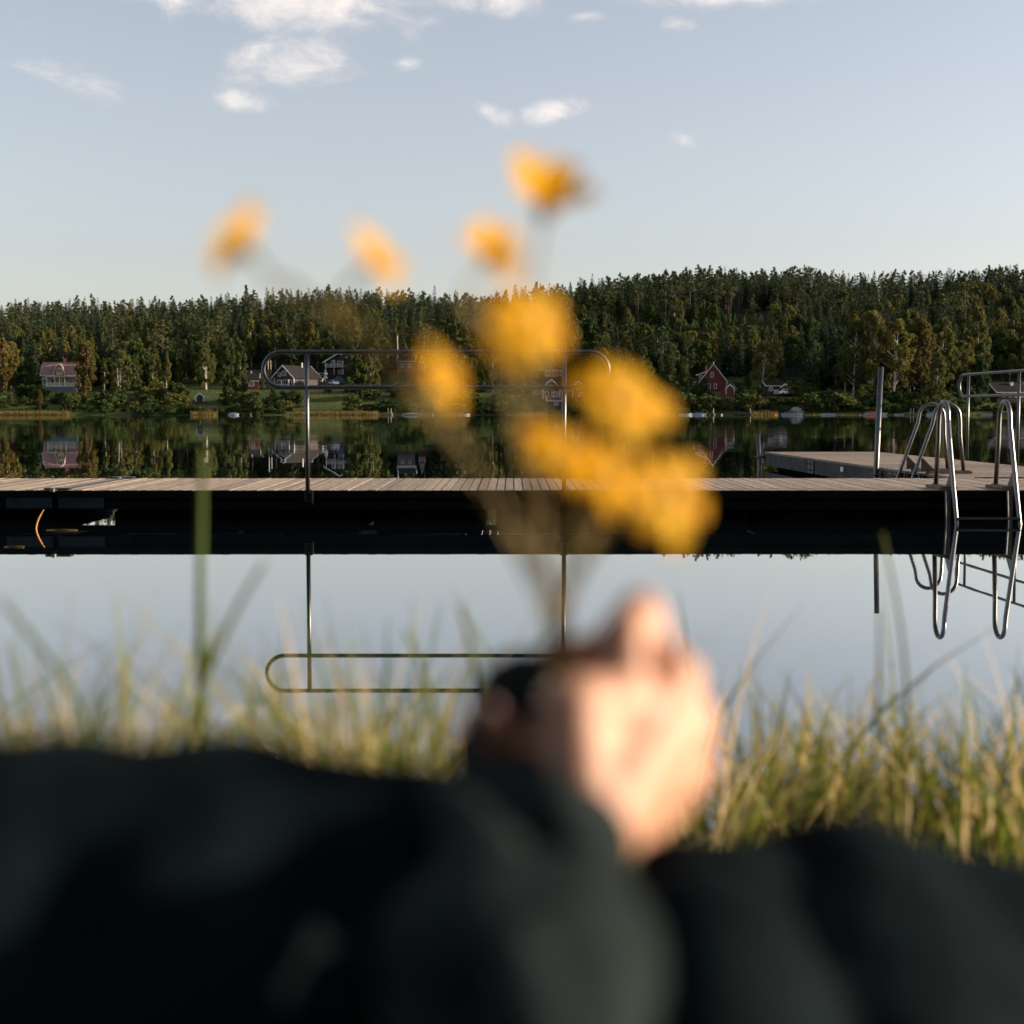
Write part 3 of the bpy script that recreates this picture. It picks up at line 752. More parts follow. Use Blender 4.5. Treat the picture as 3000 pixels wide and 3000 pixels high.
def person():
    caps = []
    W_ = (1128, 1550, 0.648, 72)
    K1, K2, K3_, K4 = (1272, 1284, 0.715, 58), (1300, 1360, 0.73, 54), (1299, 1440, 0.735, 50), (1262, 1510, 0.73, 44)
    for kk in (K1, K2, K3_, K4): caps += chain([W_, kk])
    # back of the hand slants from the near thumb side to the far knuckles
    caps += chain([(1085, 1335, 0.662, 56), (1092, 1470, 0.650, 64), (1150, 1588, 0.645, 50)])
    for t in (0.0, 0.5, 1.0):
        caps += chain([(1085, 1330 + 150 * t, 0.662 - 0.012 * t, 58), (1190, 1330 + 150 * t, 0.692 - 0.004 * t, 64), (1285, 1345 + 120 * t, 0.728, 55)])
    caps += chain([(1110, 1330, 0.70, 70), (1125, 1450, 0.70, 85)])
    caps += chain([(1160, 1590, 0.655, 42), (1240, 1530, 0.71, 45)])
    # fingers: knuckle, middle joint, end joint, tip, curled round the stems
    caps += chain([K1, (1222, 1235, 0.722, 52), (1209, 1156, 0.728, 45), (1150, 1232, 0.755, 46), (1040, 1256, 0.748, 44)])
    caps += chain([(1226, 1168, 0.742, 36), (1188, 1178, 0.706, 34), (1180, 1290, 0.69, 45)])
    caps += chain([K2, (1240, 1275, 0.805, 42), (1095, 1300, 0.815, 36), (1030, 1335, 0.785, 32)])
    caps += chain([K3_, (1235, 1365, 0.815, 41), (1090, 1380, 0.815, 35), (1020, 1405, 0.785, 31)])
    caps += chain([K4, (1205, 1450, 0.80, 36), (1085, 1450, 0.80, 31), (1025, 1470, 0.775, 28)])
    # thumb leaving the side of the palm, closing on the stems from the shaded side
    caps += chain([(1075, 1500, 0.675, 62), (965, 1430, 0.690, 54), (938, 1385, 0.680, 36), (930, 1348, 0.662, 23)])
    caps += chain([(1080, 1450, 0.69, 60), (1000, 1390, 0.715, 48)])
    # wrist and forearm inside the sleeve
    caps += chain([W_, (1085, 1590, 0.635, 84), (1055, 1660, 0.625, 70)])
    hand = body('person', caps, M['skin'], 0.0022, 7)
    tag(hand, 'hand of a seated person in dark clothes holding up yellow flowers', 'person')
    # nails
    for (px, py, Y_, r_) in ((929, 1336, 0.650, 10),):
        p = D(px, py, Y_); bm = bmesh.new(); bmesh.ops.create_uvsphere(bm, u_segments=12, v_segments=8, radius=r_ * Y_ / 2817)
        for v in bm.verts: v.co = Vector((v.co.x * 0.9, v.co.y * 0.5, v.co.z * 1.3))
        me = bpy.data.meshes.new('finger_nail'); bm.to_mesh(me); bm.free(); me.materials.append(M['nail'])
        o = bpy.data.objects.new('finger_nail', me); C.objects.link(o); o.location = p; o.parent = hand
    def fold(a, s, f=9.0):
        return lambda co: a * mnoise.noise((co.x * f, co.y * f * 0.7, co.z * f * 1.3 + s)) + a * 0.5 * mnoise.noise((co.x * f * 2.3, co.y * f * 2.3, co.z * f * 2 + s))
    sl = chain([(1005, 1262, 0.735, 50), (950, 1325, 0.715, 74), (938, 1440, 0.700, 104), (975, 1520, 0.675, 120), (1020, 1560, 0.645, 136), (1052, 1606, 0.630, 152), (1040, 1700, 0.625, 120), (1065, 1850, 0.60, 105)])  # top of the sleeve stretched over the fingers, dark cloth replacing their shade
    sl += chain([(860, 1510, 0.66, 70), (905, 1650, 0.555, 84), (955, 1800, 0.460, 84), (1000, 1960, 0.385, 92)])
    sl += chain([(1195, 1690, 0.62, 30), (1175, 1830, 0.585, 34), (1145, 1960, 0.55, 36)])
    el = Vector((-0.03, 0.36, 0.66))
    sl += [(D(1065, 1850, 0.60), el, 0.022, 0.05), (D(965, 1850, 0.50), el, 0.046, 0.056), (el, Vector((0.02, 0.05, 0.76)), 0.056, 0.07)]
    # cloth gathered below the elbow and the jacket front falling into the lap
    sl += [(Vector((-0.05, 0.33, 0.62)), Vector((-0.12, 0.18, 0.55)), 0.08, 0.13), (Vector((-0.12, 0.1, 0.55)), Vector((0.12, 0.1, 0.55)), 0.14, 0.14)]
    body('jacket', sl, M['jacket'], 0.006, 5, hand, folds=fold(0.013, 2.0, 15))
    # trousers: two bent legs, knees up, joined at the hips
    lk = Vector((-0.145, 0.67, 0.833)); rk = Vector((0.160, 0.70, 0.770))
    tr = [(D(1280, 1685, 0.665), rk + Vector((-0.03, 0, -0.01)), 0.026, 0.06), (Vector((-0.13, -0.02, 0.47)), lk, 0.115, 0.080), (lk, Vector((-0.15, 0.86, 0.40)), 0.075, 0.06),
          (lk + Vector((-0.075, -0.02, 0.004)), lk + Vector((0.088, 0, -0.014)), 0.078, 0.076),
          (Vector((-0.30, 0.45, 0.72)), lk + Vector((-0.06, 0, 0)), 0.12, 0.078),
          (Vector((0.15, -0.02, 0.46)), rk, 0.12, 0.09), (rk, Vector((0.17, 0.88, 0.38)), 0.085, 0.06),
          (rk + Vector((-0.005, 0.0, 0.005)), rk + Vector((0.15, 0.02, -0.040)), 0.082, 0.09),
          (Vector((-0.12, 0, 0.46)), Vector((0.14, 0, 0.46)), 0.14, 0.14), (Vector((0.0, 0.05, 0.44)), Vector((0.05, 0.42, 0.50)), 0.14, 0.10),
          (D(1375, 1700, 0.67), rk + Vector((-0.01, 0, -0.01)), 0.030, 0.075), (D(1310, 1860, 0.58), Vector((0.06, 0.40, 0.62)), 0.05, 0.09), (Vector((0.06, 0.40, 0.62)), Vector((0.12, 0.1, 0.5)), 0.09, 0.13),
          (Vector((0.05, 0.42, 0.50)), rk + Vector((-0.05, 0, -0.05)), 0.10, 0.07), (Vector((-0.02, 0.4, 0.5)), lk + Vector((0.03, 0, -0.08)), 0.1, 0.07)]
    body('trousers', tr, M['trousers'], 0.007, 6, hand, folds=fold(0.007, 5.0, 10))
    for x in (-0.15, 0.17):
        body('shoe', [(Vector((x, 0.82, 0.345)), Vector((x + 0.02, 1.02, 0.345)), 0.045, 0.04), (Vector((x, 0.86, 0.39)), Vector((x + 0.01, 0.92, 0.37)), 0.045, 0.045)], M['rubber'], 0.006, 3, hand)
person()

# ------------------------------------------------------------------ the yellow flowers
GRIP = (1052, 1195, 0.742)
fl_rng = random.Random(31)
def flower(label, px, py, Y, rad_px, nrm, cup=0.35, stem_via=None, npet=6, back=False):
    c = D(px, py, Y); Rr = rad_px * Y / 2817.0
    N = Vector(nrm).normalized()
    root = empty('yellow_flower', c); tag(root, label, 'flower', 'yellow flowers held in the hand')
    u = N.orthogonal().normalized(); w = N.cross(u)
    mb = MB()
    for layer in range(1):
        for k in range(npet):
            a = 2 * PI * (k + 0.5 * layer) / npet + fl_rng.uniform(-0.12, 0.12)
            d = u * math.cos(a) + w * math.sin(a); s = N.cross(d).normalized()
            L = Rr * fl_rng.uniform(0.85, 1.3) * (1 - 0.12 * layer); wd = Rr * fl_rng.uniform(0.24, 0.36)
            cp = cup + fl_rng.uniform(-0.12, 0.12) + 0.12 * layer
            v = []; rows = 8
            for i in range(rows + 1):
                t = i / rows
                pr = (0.30 + 0.70 * math.sin(PI * min(1, 0.08 + t * 0.62)) ) * wd
                if t > 0.85: pr *= 1 - 0.35 * ((t - 0.85) / 0.15)
                rise = cp * L * (t ** 1.25) - 0.25 * L * t ** 3
                for j in range(5):
                    q = (j - 2) / 2
                    notch = -0.07 * L * (abs(math.cos(q * PI * 1.5)) < 0.4) if i == rows else 0
                    v.append(d * (0.10 * Rr + t * L * 0.92 + notch) + s * pr * q + N * (rise + 0.10 * pr * q * q - 0.03 * pr * math.cos(q * 9) + 0.0008 * layer))
            f = []
            for i in range(rows):
                for j in range(4): f.append((i * 5 + j, i * 5 + j + 1, (i + 1) * 5 + j + 1, (i + 1) * 5 + j))
            mb.add(v, f)
    mb.build('petals', M['petal'], root, True)
    bm = bmesh.new(); bmesh.ops.create_icosphere(bm, subdivisions=3, radius=1.0)
    rot = N.to_track_quat('Z', 'Y').to_matrix()
    for v in bm.verts:
        n = 1 + 0.10 * mnoise.noise(v.co * 9)
        v.co = rot @ Vector((v.co.x * Rr * 0.15 * n, v.co.y * Rr * 0.15 * n, v.co.z * Rr * 0.10 * n + Rr * 0.05))
    me = bpy.data.meshes.new('flower_centre'); bm.to_mesh(me); bm.free(); me.materials.append(M['centre'])
    o = bpy.data.objects.new('flower_centre', me); C.objects.link(o); o.parent = root
    mb = MB(); mb.tube([N * (Rr * 0.06), N * (-Rr * 0.10), N * (-Rr * 0.30)], [Rr * 0.26, Rr * 0.22, Rr * 0.06], 12); mb.build('calyx', M['calyx'], root, True)
    # stem: leaves the calyx, bends down into the fist and out of its lower side
    g = D(GRIP[0] + fl_rng.uniform(-16, 16), GRIP[1], GRIP[2] + fl_rng.uniform(-0.008, 0.008)); e = D(1045 + fl_rng.uniform(-10, 10), 1500, 0.735)
    p0 = c - N * Rr * 0.28; p1 = c - N * Rr * 1.3 + Vector((0, 0, -Rr * 0.4))
    via = [D(*q) for q in (stem_via or [])]
    ctrl = [p0, p1] + via + [g, e]
    Q = []
    for i in range(len(ctrl) - 1):
        a_, b_, = ctrl[i], ctrl[i + 1]; pa = ctrl[i - 1] if i else a_; pb = ctrl[i + 2] if i + 2 < len(ctrl) else b_
        for k in range(8):
            t = k / 8
            Q.append(0.5 * ((2 * a_) + (b_ - pa) * t + (2 * pa - 5 * a_ + 4 * b_ - pb) * t * t + (3 * a_ - pa - 3 * b_ + pb) * t ** 3))
    Q.append(ctrl[-1])
    mb = MB(); mb.tube([q - c for q in Q], 0.0013, 8); mb.build('stem', M['stem'], root, True)
flower('yellow flower farthest left, tilted up against the sky', 452, 460, 0.70, 80, (-0.80, 0.25, 0.55), 0.35, [(560, 545, 0.71), (800, 760, 0.72)])
flower('small yellow flower second from the left, seen edge-on above the forest', 706, 498, 0.72, 70, (0.80, -0.25, 0.5), 0.45, [(690, 620, 0.72), (880, 850, 0.73)])
flower('yellow flower with dark underside left of the highest one', 925, 487, 0.76, 68, (0.55, 0.55, 0.62), 0.5, [(935, 640, 0.76), (980, 850, 0.75)])
flower('highest yellow flower, opened upward against the sky', 1030, 392, 0.78, 90, (0.22, 0.22, 0.95), 0.8, [(1010, 600, 0.78), (1015, 850, 0.76)])
flower('large yellow flower facing the viewer at the middle of the treeline', 1008, 610, 0.72, 78, (0.62, -0.70, 0.35), 0.15, [(1000, 760, 0.73), (1010, 950, 0.74)])
flower('yellow flower partly behind the large one at the treeline', 958, 640, 0.76, 66, (0.1, -0.7, 0.6), 0.2, [(965, 780, 0.76), (1000, 950, 0.75)])
flower('yellow flower turned sideways, crossing the rail left of the others', 836, 712, 0.70, 58, (0.80, -0.50, 0.25), 0.2, [(880, 850, 0.71), (985, 1030, 0.73)])
flower('broad yellow flower facing the viewer below the right end of the rail', 1168, 752, 0.74, 84, (0.5, -0.8, 0.3), 0.12, [(1150, 900, 0.74), (1090, 1060, 0.745)])
flower('smaller yellow flower touching the right side of the broad one', 1243, 768, 0.77, 44, (0.6, -0.55, 0.45), 0.25, [(1190, 920, 0.76), (1100, 1070, 0.75)])
flower('low yellow flower tipped up left, before the rail post', 1058, 850, 0.72, 74, (0.35, -0.62, 0.70), 0.2, [(1075, 960, 0.725), (1065, 1080, 0.735)])
flower('yellow flower spread over the pier boards between its neighbours', 1148, 895, 0.74, 82, (0.45, -0.62, 0.62), 0.15, [(1125, 1000, 0.74), (1080, 1100, 0.742)])
flower('lowest yellow flower, drooping at the right of the bunch', 1266, 935, 0.70, 88, (0.58, -0.76, 0.12), 0.12, [(1180, 960, 0.72), (1095, 1080, 0.735)])
# ------------------------------------------------------------------ trees
def kite(p0, p1, w, side):
    """leaf-like quad from p0 to p1, widest a third of the way"""
    m = p0 + (p1 - p0) * 0.4
    return (p0, m + side * w, p1, m - side * w)

def rnd_unit(r):
    while True:
        v = Vector((r.uniform(-1, 1), r.uniform(-1, 1), r.uniform(-1, 1)))
        if 0.05 < v.length < 1: return v.normalized()

def trunk_quads(pts, rad, n=6):
    mb = MB(); mb.tube(pts, rad, n, False)
    return [tuple(Vector(mb.v[i]) for i in f) for f in mb.f]

def spruce(r, H=18.0, Rm=2.5, dens=1.0, base=0.08):
    q = []
    z = H * base
    while z < H - 0.3:
        t = (z / H - base) / (1 - base)
        rad = Rm * ((1 - t) ** 0.66) * r.uniform(0.72, 1.15) + 0.12
        nb = max(4, int((5 + 4 * (1 - t)) * dens))
        a0 = r.uniform(0, 6.28)
        for k in range(nb):
            a = a0 + 2 * PI * k / nb + r.uniform(-0.3, 0.3)
            L = rad * r.uniform(0.65, 1.15)
            d = Vector((math.cos(a), math.sin(a), 0)); s = Vector((-d.y, d.x, 0))
            p0 = Vector((0, 0, z)); dr = L * r.uniform(0.12, 0.42) * (1.0 if t < 0.75 else -0.3)
            p1 = d * L + Vector((0, 0, z - dr))
            tw = Vector((0, 0, r.uniform(-0.35, 0.35)))
            q.append(kite(p0, p1, L * r.uniform(0.15, 0.26) + 0.06, (s + tw).normalized()))
            ns = int(max(1, L / 0.5) * dens)
            for j in range(ns):
                u = r.uniform(0.35, 1.0)
                b = p0 + (p1 - p0) * u
                e = b + s * r.uniform(-0.55, 0.55) * (0.3 + L * 0.35) + d * r.uniform(0, 0.35) + Vector((0, 0, -r.uniform(0.15, 0.6)))
                q.append(kite(b, e, r.uniform(0.10, 0.20), rnd_unit(r)))
        z += r.uniform(0.38, 0.62) / dens
    q.append(kite(Vector((0, 0, H - 1.3)), Vector((0, 0, H - 0.1)), 0.2, Vector((1, 0, 0))))
    q.append(kite(Vector((0, 0, H - 1.3)), Vector((0, 0, H - 0.1)), 0.2, Vector((0, 1, 0))))
    return q, trunk_quads([(0, 0, -0.6), (0, 0, H * 0.5), (0, 0, H - 0.6)], [0.19, 0.12, 0.02], 5), None

def puff(q, r, c, rx, rz, n, sz, droop=0.0):
    for _ in range(n):
        d = rnd_unit(r); k = r.random() ** 0.45
        p = c + Vector((d.x * rx * k, d.y * rx * k, d.z * rz * k))
        e = (rnd_unit(r) + Vector((0, 0, -droop)) + d * 0.6).normalized()
        L = sz * r.uniform(0.6, 1.4)
        q.append(kite(p - e * L * 0.5, p + e * L * 0.5, L * 0.34, e.cross(rnd_unit(r)).normalized()))

def pine(r, H=19.0, bare=0.55, Rm=2.4, dens=1.0):
    q = []; tq = []; lean = Vector((r.uniform(-0.3, 0.3), r.uniform(-0.3, 0.3), 0))
    top = lean + Vector((0, 0, H))
    tq += trunk_quads([(0, 0, -0.6), lean * 0.5 + Vector((0, 0, H * 0.5)), top - Vector((0, 0, 0.6))], [0.20, 0.15, 0.04], 6)
    n = int(19 * dens * (1 - bare) / 0.45)
    for i in range(n):
        t = (i + r.random()) / n
        z = H * (bare + (1 - bare) * t)
        rad = Rm * (0.45 + 0.75 * math.sin(PI * min(1, 0.25 + 0.72 * t))) * (1.05 - 0.55 * t * t)
        a = r.uniform(0, 6.28); k = r.uniform(0.3, 0.95)
        c = lean * (z / H) + Vector((math.cos(a) * rad * k, math.sin(a) * rad * k, z + r.uniform(-0.2, 0.5)))
        tq += trunk_quads([lean * (z / H) + Vector((0, 0, z - 0.5)), c], [0.06, 0.025], 3)
        puff(q, r, c, rad * r.uniform(0.35, 0.6), r.uniform(0.35, 0.75), int(44 * dens), 0.52, -0.5)
    puff(q, r, top, 0.7, 0.9, int(40 * dens), 0.5, -0.8)
    for i in range(3):
        z = H * r.uniform(0.25, bare); a = r.uniform(0, 6.28)
        tq += trunk_quads([(0, 0, z), (math.cos(a) * 0.9, math.sin(a) * 0.9, z - 0.1)], [0.035, 0.01], 3)
    return q, tq, None

def broad(r, H=15.0, Rm=3.2, base=0.22, dens=1.0, droop=0.8, sz=0.42, clumps=64, shape=1.0, forks=1, vert=1.25):
    q = []; tq = []
    stems = []
    for f in range(forks):
        lean = Vector((r.uniform(-0.06, 0.06) * H + (f - (forks - 1) / 2) * 0.9, r.uniform(-0.04, 0.04) * H, 0))
        b = Vector(((f - (forks - 1) / 2) * 0.5, 0, -0.4))
        mid = b + lean * 0.4 + Vector((r.uniform(-0.25, 0.25), 0, H * 0.5)); top = b + lean + Vector((0, 0, H * 0.94))
        tq += trunk_quads([b, b.lerp(mid, 0.5) + Vector((r.uniform(-0.1, 0.1), 0, 0)), mid, top], [0.17, 0.14, 0.10, 0.02], 6)
        stems.append((b, mid, top))
    for i in range(int(clumps * dens)):
        b, mid, top = stems[i % forks]
        t = r.random() ** 0.85
        z = H * (base + (0.99 - base) * t)
        rad = Rm * (math.sin(PI * min(1.0, 0.16 + 0.80 * t ** shape)) ** 0.8)
        k = z / (H * 0.94)
        ax = b.lerp(mid, k * 2) if k < 0.5 else mid.lerp(top, min(1, k * 2 - 1))
        a = r.uniform(0, 6.28); u = math.sqrt(r.uniform(0.05, 1.0))
        c = Vector((ax.x + math.cos(a) * rad * u, ax.y + math.sin(a) * rad * u, z))
        if r.random() < 0.55:
            tq += trunk_quads([Vector((ax.x, ax.y, max(z - rad * 0.7, H * base * 0.8))), c], [0.05, 0.012], 3)
        puff(q, r, c, r.uniform(0.45, 0.85) * (Rm / 3.0) ** 0.5, r.uniform(0.5, 0.95) * vert, int(74 * dens), sz * 1.12, droop)
    return q, tq, None

def qmesh(name, q, m):
    n = len(q)
    co_ = np.array([[tuple(p) for p in f] for f in q], dtype=np.float32).reshape(-1, 3)
    me = bpy.data.meshes.new(name)
    me.vertices.add(4 * n); me.vertices.foreach_set('co', co_.ravel())
    me.loops.add(4 * n); me.loops.foreach_set('vertex_index', np.arange(4 * n, dtype=np.int32))
    me.polygons.add(n); me.polygons.foreach_set('loop_start', np.arange(0, 4 * n, 4, dtype=np.int32))
    me.polygons.foreach_set('loop_total', np.full(n, 4, dtype=np.int32))
    me.update(); me.validate(); me.materials.append(m)
    return me, co_

KINDS = {}
def kind(key, gens, leafm, trunkm):
    out = []
    for i, (q, tq, _) in enumerate(gens):
        zs = max(p[2] for f in q for p in f)
        cm, cco = qmesh(key + '_crown', q, M[leafm]); tm, tco = qmesh(key + '_trunk', tq, M[trunkm])
        out.append((cm, tm, cco, tco, zs))
    KINDS[key] = out
rr = random.Random
kind('spruce', [spruce(rr(i), 18, 2.75 + 0.3 * (i % 3), 1.1, 0.03) for i in range(5)], 'spruce', 'trunk_d')
kind('pine', [pine(rr(20 + i), 19, 0.40 + 0.06 * i, 2.8, 1.15) for i in range(4)], 'pine', 'trunk_o')
kind('birch', [broad(rr(30 + i), 16, 3.3 + 0.4 * (i % 2), 0.15, 1.0, 1.2, 0.42, 84, 1.1, 1 + i % 2) for i in range(4)], 'birch', 'trunk_w')
kind('slim', [broad(rr(40 + i), 17, 2.0, 0.15, 1.0, 1.4, 0.38, 58, 1.0, 1) for i in range(3)], 'birch', 'trunk_w')
kind('rust', [broad(rr(50 + i), 15, 3.5, 0.10, 1.25, 0.9, 0.42, 66, 1.0, 1) for i in range(2)], 'rust', 'trunk_d')
kind('round', [broad(rr(60 + i), 13, 4.0, 0.10, 1.25, 0.2, 0.5, 78, 0.85, 2) for i in range(3)], 'green', 'trunk_d')
kind('young', [broad(rr(70 + i), 7, 1.3, 0.04, 0.8, 0.0, 0.36, 30, 0.9, 1) for i in range(3)], 'young', 'trunk_d')
kind('bush', [broad(rr(80 + i), 3.0, 2.1, 0.0, 0.8, 0.2, 0.34, 34, 0.8, 2, 0.75) for i in range(4)], 'green', 'trunk_d')
kind('tawny_bush', [broad(rr(90 + i), 2.6, 1.9, 0.0, 0.7, 0.2, 0.32, 32, 0.8, 2, 0.75) for i in range(2)], 'birch', 'trunk_d')
NAMES = {'spruce': 'spruce_tree', 'pine': 'pine_tree', 'birch': 'birch_tree', 'slim': 'birch_tree', 'rust': 'autumn_tree', 'round': 'broadleaf_tree',
         'young': 'young_tree', 'bush': 'shrub', 'tawny_bush': 'shrub'}
CATS = {'bush': 'shrub', 'tawny_bush': 'shrub'}
tr_rng = random.Random(77)
def tree(key, p, H, label, group=None, wide=1.0, var=None, parts=True):
    vs = KINDS[key]
    cm, tm, _, _, h0 = vs[tr_rng.randrange(len(vs)) if var is None else var % len(vs)]
    s = H / h0
    root = empty(NAMES[key], p, tr_rng.uniform(0, 6.28)); root.scale = (s * wide, s * wide, s)
    tag(root, label, CATS.get(key, 'tree'), group)
    for nm, me in (('crown', cm), ('trunk', tm)):
        o = bpy.data.objects.new(nm if nm == 'crown' or key not in CATS else 'stem', me); C.objects.link(o); o.parent = root
    return root

KEEP = []                               # (px0, px1, distance): nothing tall in front of these
def tree_px(key, px, base, top, label, group=None, wide=1.0, var=None, Y=None):
    g = ground_at(px, base) if Y is None else None
    if Y is not None:
        q = at(px, base, Y); g = Vector((q.x, Y, terr(q.x, Y)))
    H = (base - top) / FS * g.y
    KEEP.append((px - 8, px + 8, g.y, base - 0.5 * (base - top)))
    return tree(key, g, H, label, group, wide, var)
# ------------------------------------------------------------------ houses on the far shore
def prof_gable(w, h, rise, over=0.0):
    s = rise / (w / 2)
    return [(-w / 2 - over, h - s * over), (0, h + rise), (w / 2 + over, h - s * over)]
def prof_gambrel(w, h, rise, over=0.0):
    k = 0.28 * w; zk = h + 0.66 * rise
    s = (zk - h) / (w / 2 - k)
    return [(-w / 2 - over * 0.5, h - s * over * 0.5), (-k, zk), (0, h + rise), (k, zk), (w / 2 + over * 0.5, h - s * over * 0.5)]
def wall_mesh(prof, w, d, z0):
    poly = [(-w / 2, z0), (w / 2, z0)] + [(x, z) for x, z in reversed(prof)]
    mb = MB(); mb.prism(poly, -d / 2, d / 2); return mb
def shell(prof, th, y0, y1):
    up = [(x, z + th) for x, z in prof]
    mb = MB(); mb.prism(list(prof) + list(reversed(up)), y0, y1); return mb
def rotz90(mb, on):
    return mb.xform(Matrix.Rotation(-PI / 2, 4, 'Z')) if on else mb

class House:
    """front faces -Y. ridge 'front': the gable looks at the lake; 'side': the roof slope looks at the lake"""
    def __init__(s, name, label, p, rz, w, d, h, rise, wall, roof, ridge='front', gambrel=False, over=0.45, z0=-1.0, cat='house', group=None):
        s.root = empty(name, p, rz); tag(s.root, label, cat, group)
        s.w, s.d, s.h, s.rise, s.ridge = w, d, h, rise, ridge
        fn = prof_gambrel if gambrel else prof_gable
        W, Dp = (w, d) if ridge == 'front' else (d, w)
        pr = fn(W, h, rise); po = fn(W, h + 0.03, rise, over)
        turn = ridge == 'side'
        rotz90(wall_mesh(pr, W, Dp, z0), turn).build('wall', wall, s.root)
        s.roof = rotz90(shell(po, 0.14, -Dp / 2 - over, Dp / 2 + over), turn).build('roof', roof, s.root)
        lo = [(x, z - 0.16) for x, z in po]; th = 0.34
        for e in (-1, 1):
            y = e * (Dp / 2 + over)
            b = shell(lo, th, min(y, y + e * 0.06), max(y, y + e * 0.06))
            rotz90(b, turn).build('barge_board', M['white_trim'], s.root)
        if turn:
            zz = po[0][1]
            for e in (-1, 1):
                mb = MB(); mb.box((0, e * (d / 2 + over * (0.5 if gambrel else 1) + 0.045), zz + 0.02), (w + 2 * over, 0.06, 0.16)); mb.build('gutter', M['white_trim'], s.root)
        else:
            for e in (-1, 1):
                mb = MB(); mb.box((e * (w / 2 + 0.012), -d / 2 - 0.012, (h - 0.15) / 2 + 0.05), (0.16, 0.16, h - 0.3)); mb.build('corner_board', M['white_trim'], s.root)
    def window(s, x, z, w, h, bars=1, side='F', y=None):
        yy = -s.d / 2 if y is None else y
        f = MB(); b = 0.12
        f.box((x, yy - 0.03, z + h / 2 + b / 2), (w + 2 * b, 0.07, b)); f.box((x, yy - 0.03, z - h / 2 - b / 2), (w + 2 * b, 0.07, b))
        for e in (-1, 1): f.box((x + e * (w / 2 + b / 2), yy - 0.03, z), (b, 0.07, h))
        for k in range(bars): f.box((x - w / 2 + w * (k + 1) / (bars + 1), yy - 0.03, z), (0.07, 0.06, h))
        f = f.build('window', M['white_trim'], s.root)
        p = MB(); p.box((x, yy - 0.012, z), (w, 0.02, h)); p.build('pane', M['pane'], f)
    def chimney(s, x, y, z, m=None, sz=0.6, h=1.2):
        mb = MB(); mb.box((x, y, z + h / 2 - 0.4), (sz, sz, h + 0.8)); mb.box((x, y, z + h + 0.03), (sz + 0.12, sz + 0.12, 0.09))
        mb.build('chimney', m or M['brick'], s.roof)
    def part(s, name, m, boxes):
        mb = MB()
        for c, z in boxes: mb.box(c, z)
        return mb.build(name, m, s.root)
    def railing(s, x0, x1, y, z, h=0.9, step=0.22, name='railing'):
        mb = MB(); mb.box(((x0 + x1) / 2, y, z + h), (x1 - x0, 0.08, 0.09)); mb.box(((x0 + x1) / 2, y, z + 0.12), (x1 - x0, 0.06, 0.07))
        n = max(2, int((x1 - x0) / step))
        for i in range(n + 1): mb.box((x0 + (x1 - x0) * i / n, y, z + h / 2), (0.07, 0.05, h - 0.06))
        return mb.build(name, M['white_trim'], s.root)

def place(px0, px1, base):
    g = ground_at((px0 + px1) / 2, base)
    KEEP.append((px0 - 6, px1 + 6, g.y - 1, base))
    return g, (px1 - px0) / FS * g.y, FS / g.y      # point, width in m, pixels per metre

# 1 ochre house with mansard roof and veranda
g, w, k = place(134, 238, 1146)
h1 = House('wooden_house', 'ochre timber house with red mansard roof, central gabled dormer and white veranda', g, 0.05, w, 7.0, 4.3, 3.3, M['yellow_wall'], M['roof_red'], 'side', True, 0.35)
h1.part('plinth', M['found'], [((0.8, -4.7, 0.1), (w - 1.8, 2.0, 2.0))])
h1.part('veranda_floor', M['white_trim'], [((0.8, -4.75, 1.16), (w - 1.7, 2.2, 0.12))])
h1.part('veranda_roof', M['white_trim'], [((0.8, -4.5, 3.75), (w - 1.6, 2.7, 0.14))])
for x in (-w / 2 + 1.75, -0.9, 0.4, 1.7, w / 2 - 0.1): h1.part('veranda_post', M['white_trim'], [((x, -5.65, 2.45), (0.15, 0.15, 2.48))])
h1.railing(-w / 2 + 1.75, w / 2 - 0.1, -5.68, 1.22)
h1.window(-w / 2 + 0.95, 2.5, 1.15, 1.25, 2); h1.window(-1.9, 2.5, 0.8, 1.2, 0); h1.window(0.9, 2.2, 0.9, 2.0, 0); h1.window(2.8, 2.5, 1.0, 1.2, 1)
dm = MB(); dm.prism([(-1.05, 3.95), (1.05, 3.95), (1.0, 4.9), (0.62, 6.3), (0, 7.0), (-0.62, 6.3), (-1.0, 4.9)], -4.05, -0.5); dm = dm.build('dormer', M['yellow_wall'], h1.root)
sh = shell([(-1.45, 4.3), (-0.8, 6.35), (0, 7.1), (0.8, 6.35), (1.45, 4.3)], 0.16, -4.3, -0.4); sh.build('dormer_roof', M['roof_red'], dm)
sh = shell([(-1.5, 4.2), (-0.84, 6.3), (0, 7.05), (0.84, 6.3), (1.5, 4.2)], 0.3, -4.38, -4.3); sh.build('dormer_trim', M['white_trim'], dm)
h1.window(0, 5.35, 1.15, 1.1, 2, y=-4.05)
h1.chimney(0.45, 0.3, 7.5)
an = MB(); an.tube([(0, 0.4, 7.3), (0, 0.4, 10.2)], 0.05, 6); an.box((0.3, 0.4, 10.15), (0.7, 0.05, 0.06)); an.build('aerial', M['galv'], h1.roof)

# 2 small red cottage behind the birches
g, w, k = place(708, 758, 1141)
h2 = House('small_cottage', 'small dark-roofed red cottage behind the pair of white birches', g, 0.1, w, 5, 2.5, 1.8, M['red_wall'], M['roof_dark'], 'side', False, 0.4)
h2.window(0.5, 1.4, 1.2, 0.9, 2); h2.chimney(0.3, 0, 4.0, M['pole'], 0.35, 1.0)
g, w, k = place(759, 782, 1140)
v = House('open_porch_hut', 'low white-railed garden porch beside the small red cottage', g, 0, w, 2.2, 2.3, 0.5, M['brown_wall'], M['roof_dark'], 'side', False, 0.3, cat='hut')
v.railing(-w / 2, w / 2, -1.3, 0.2, 0.9, 0.3)
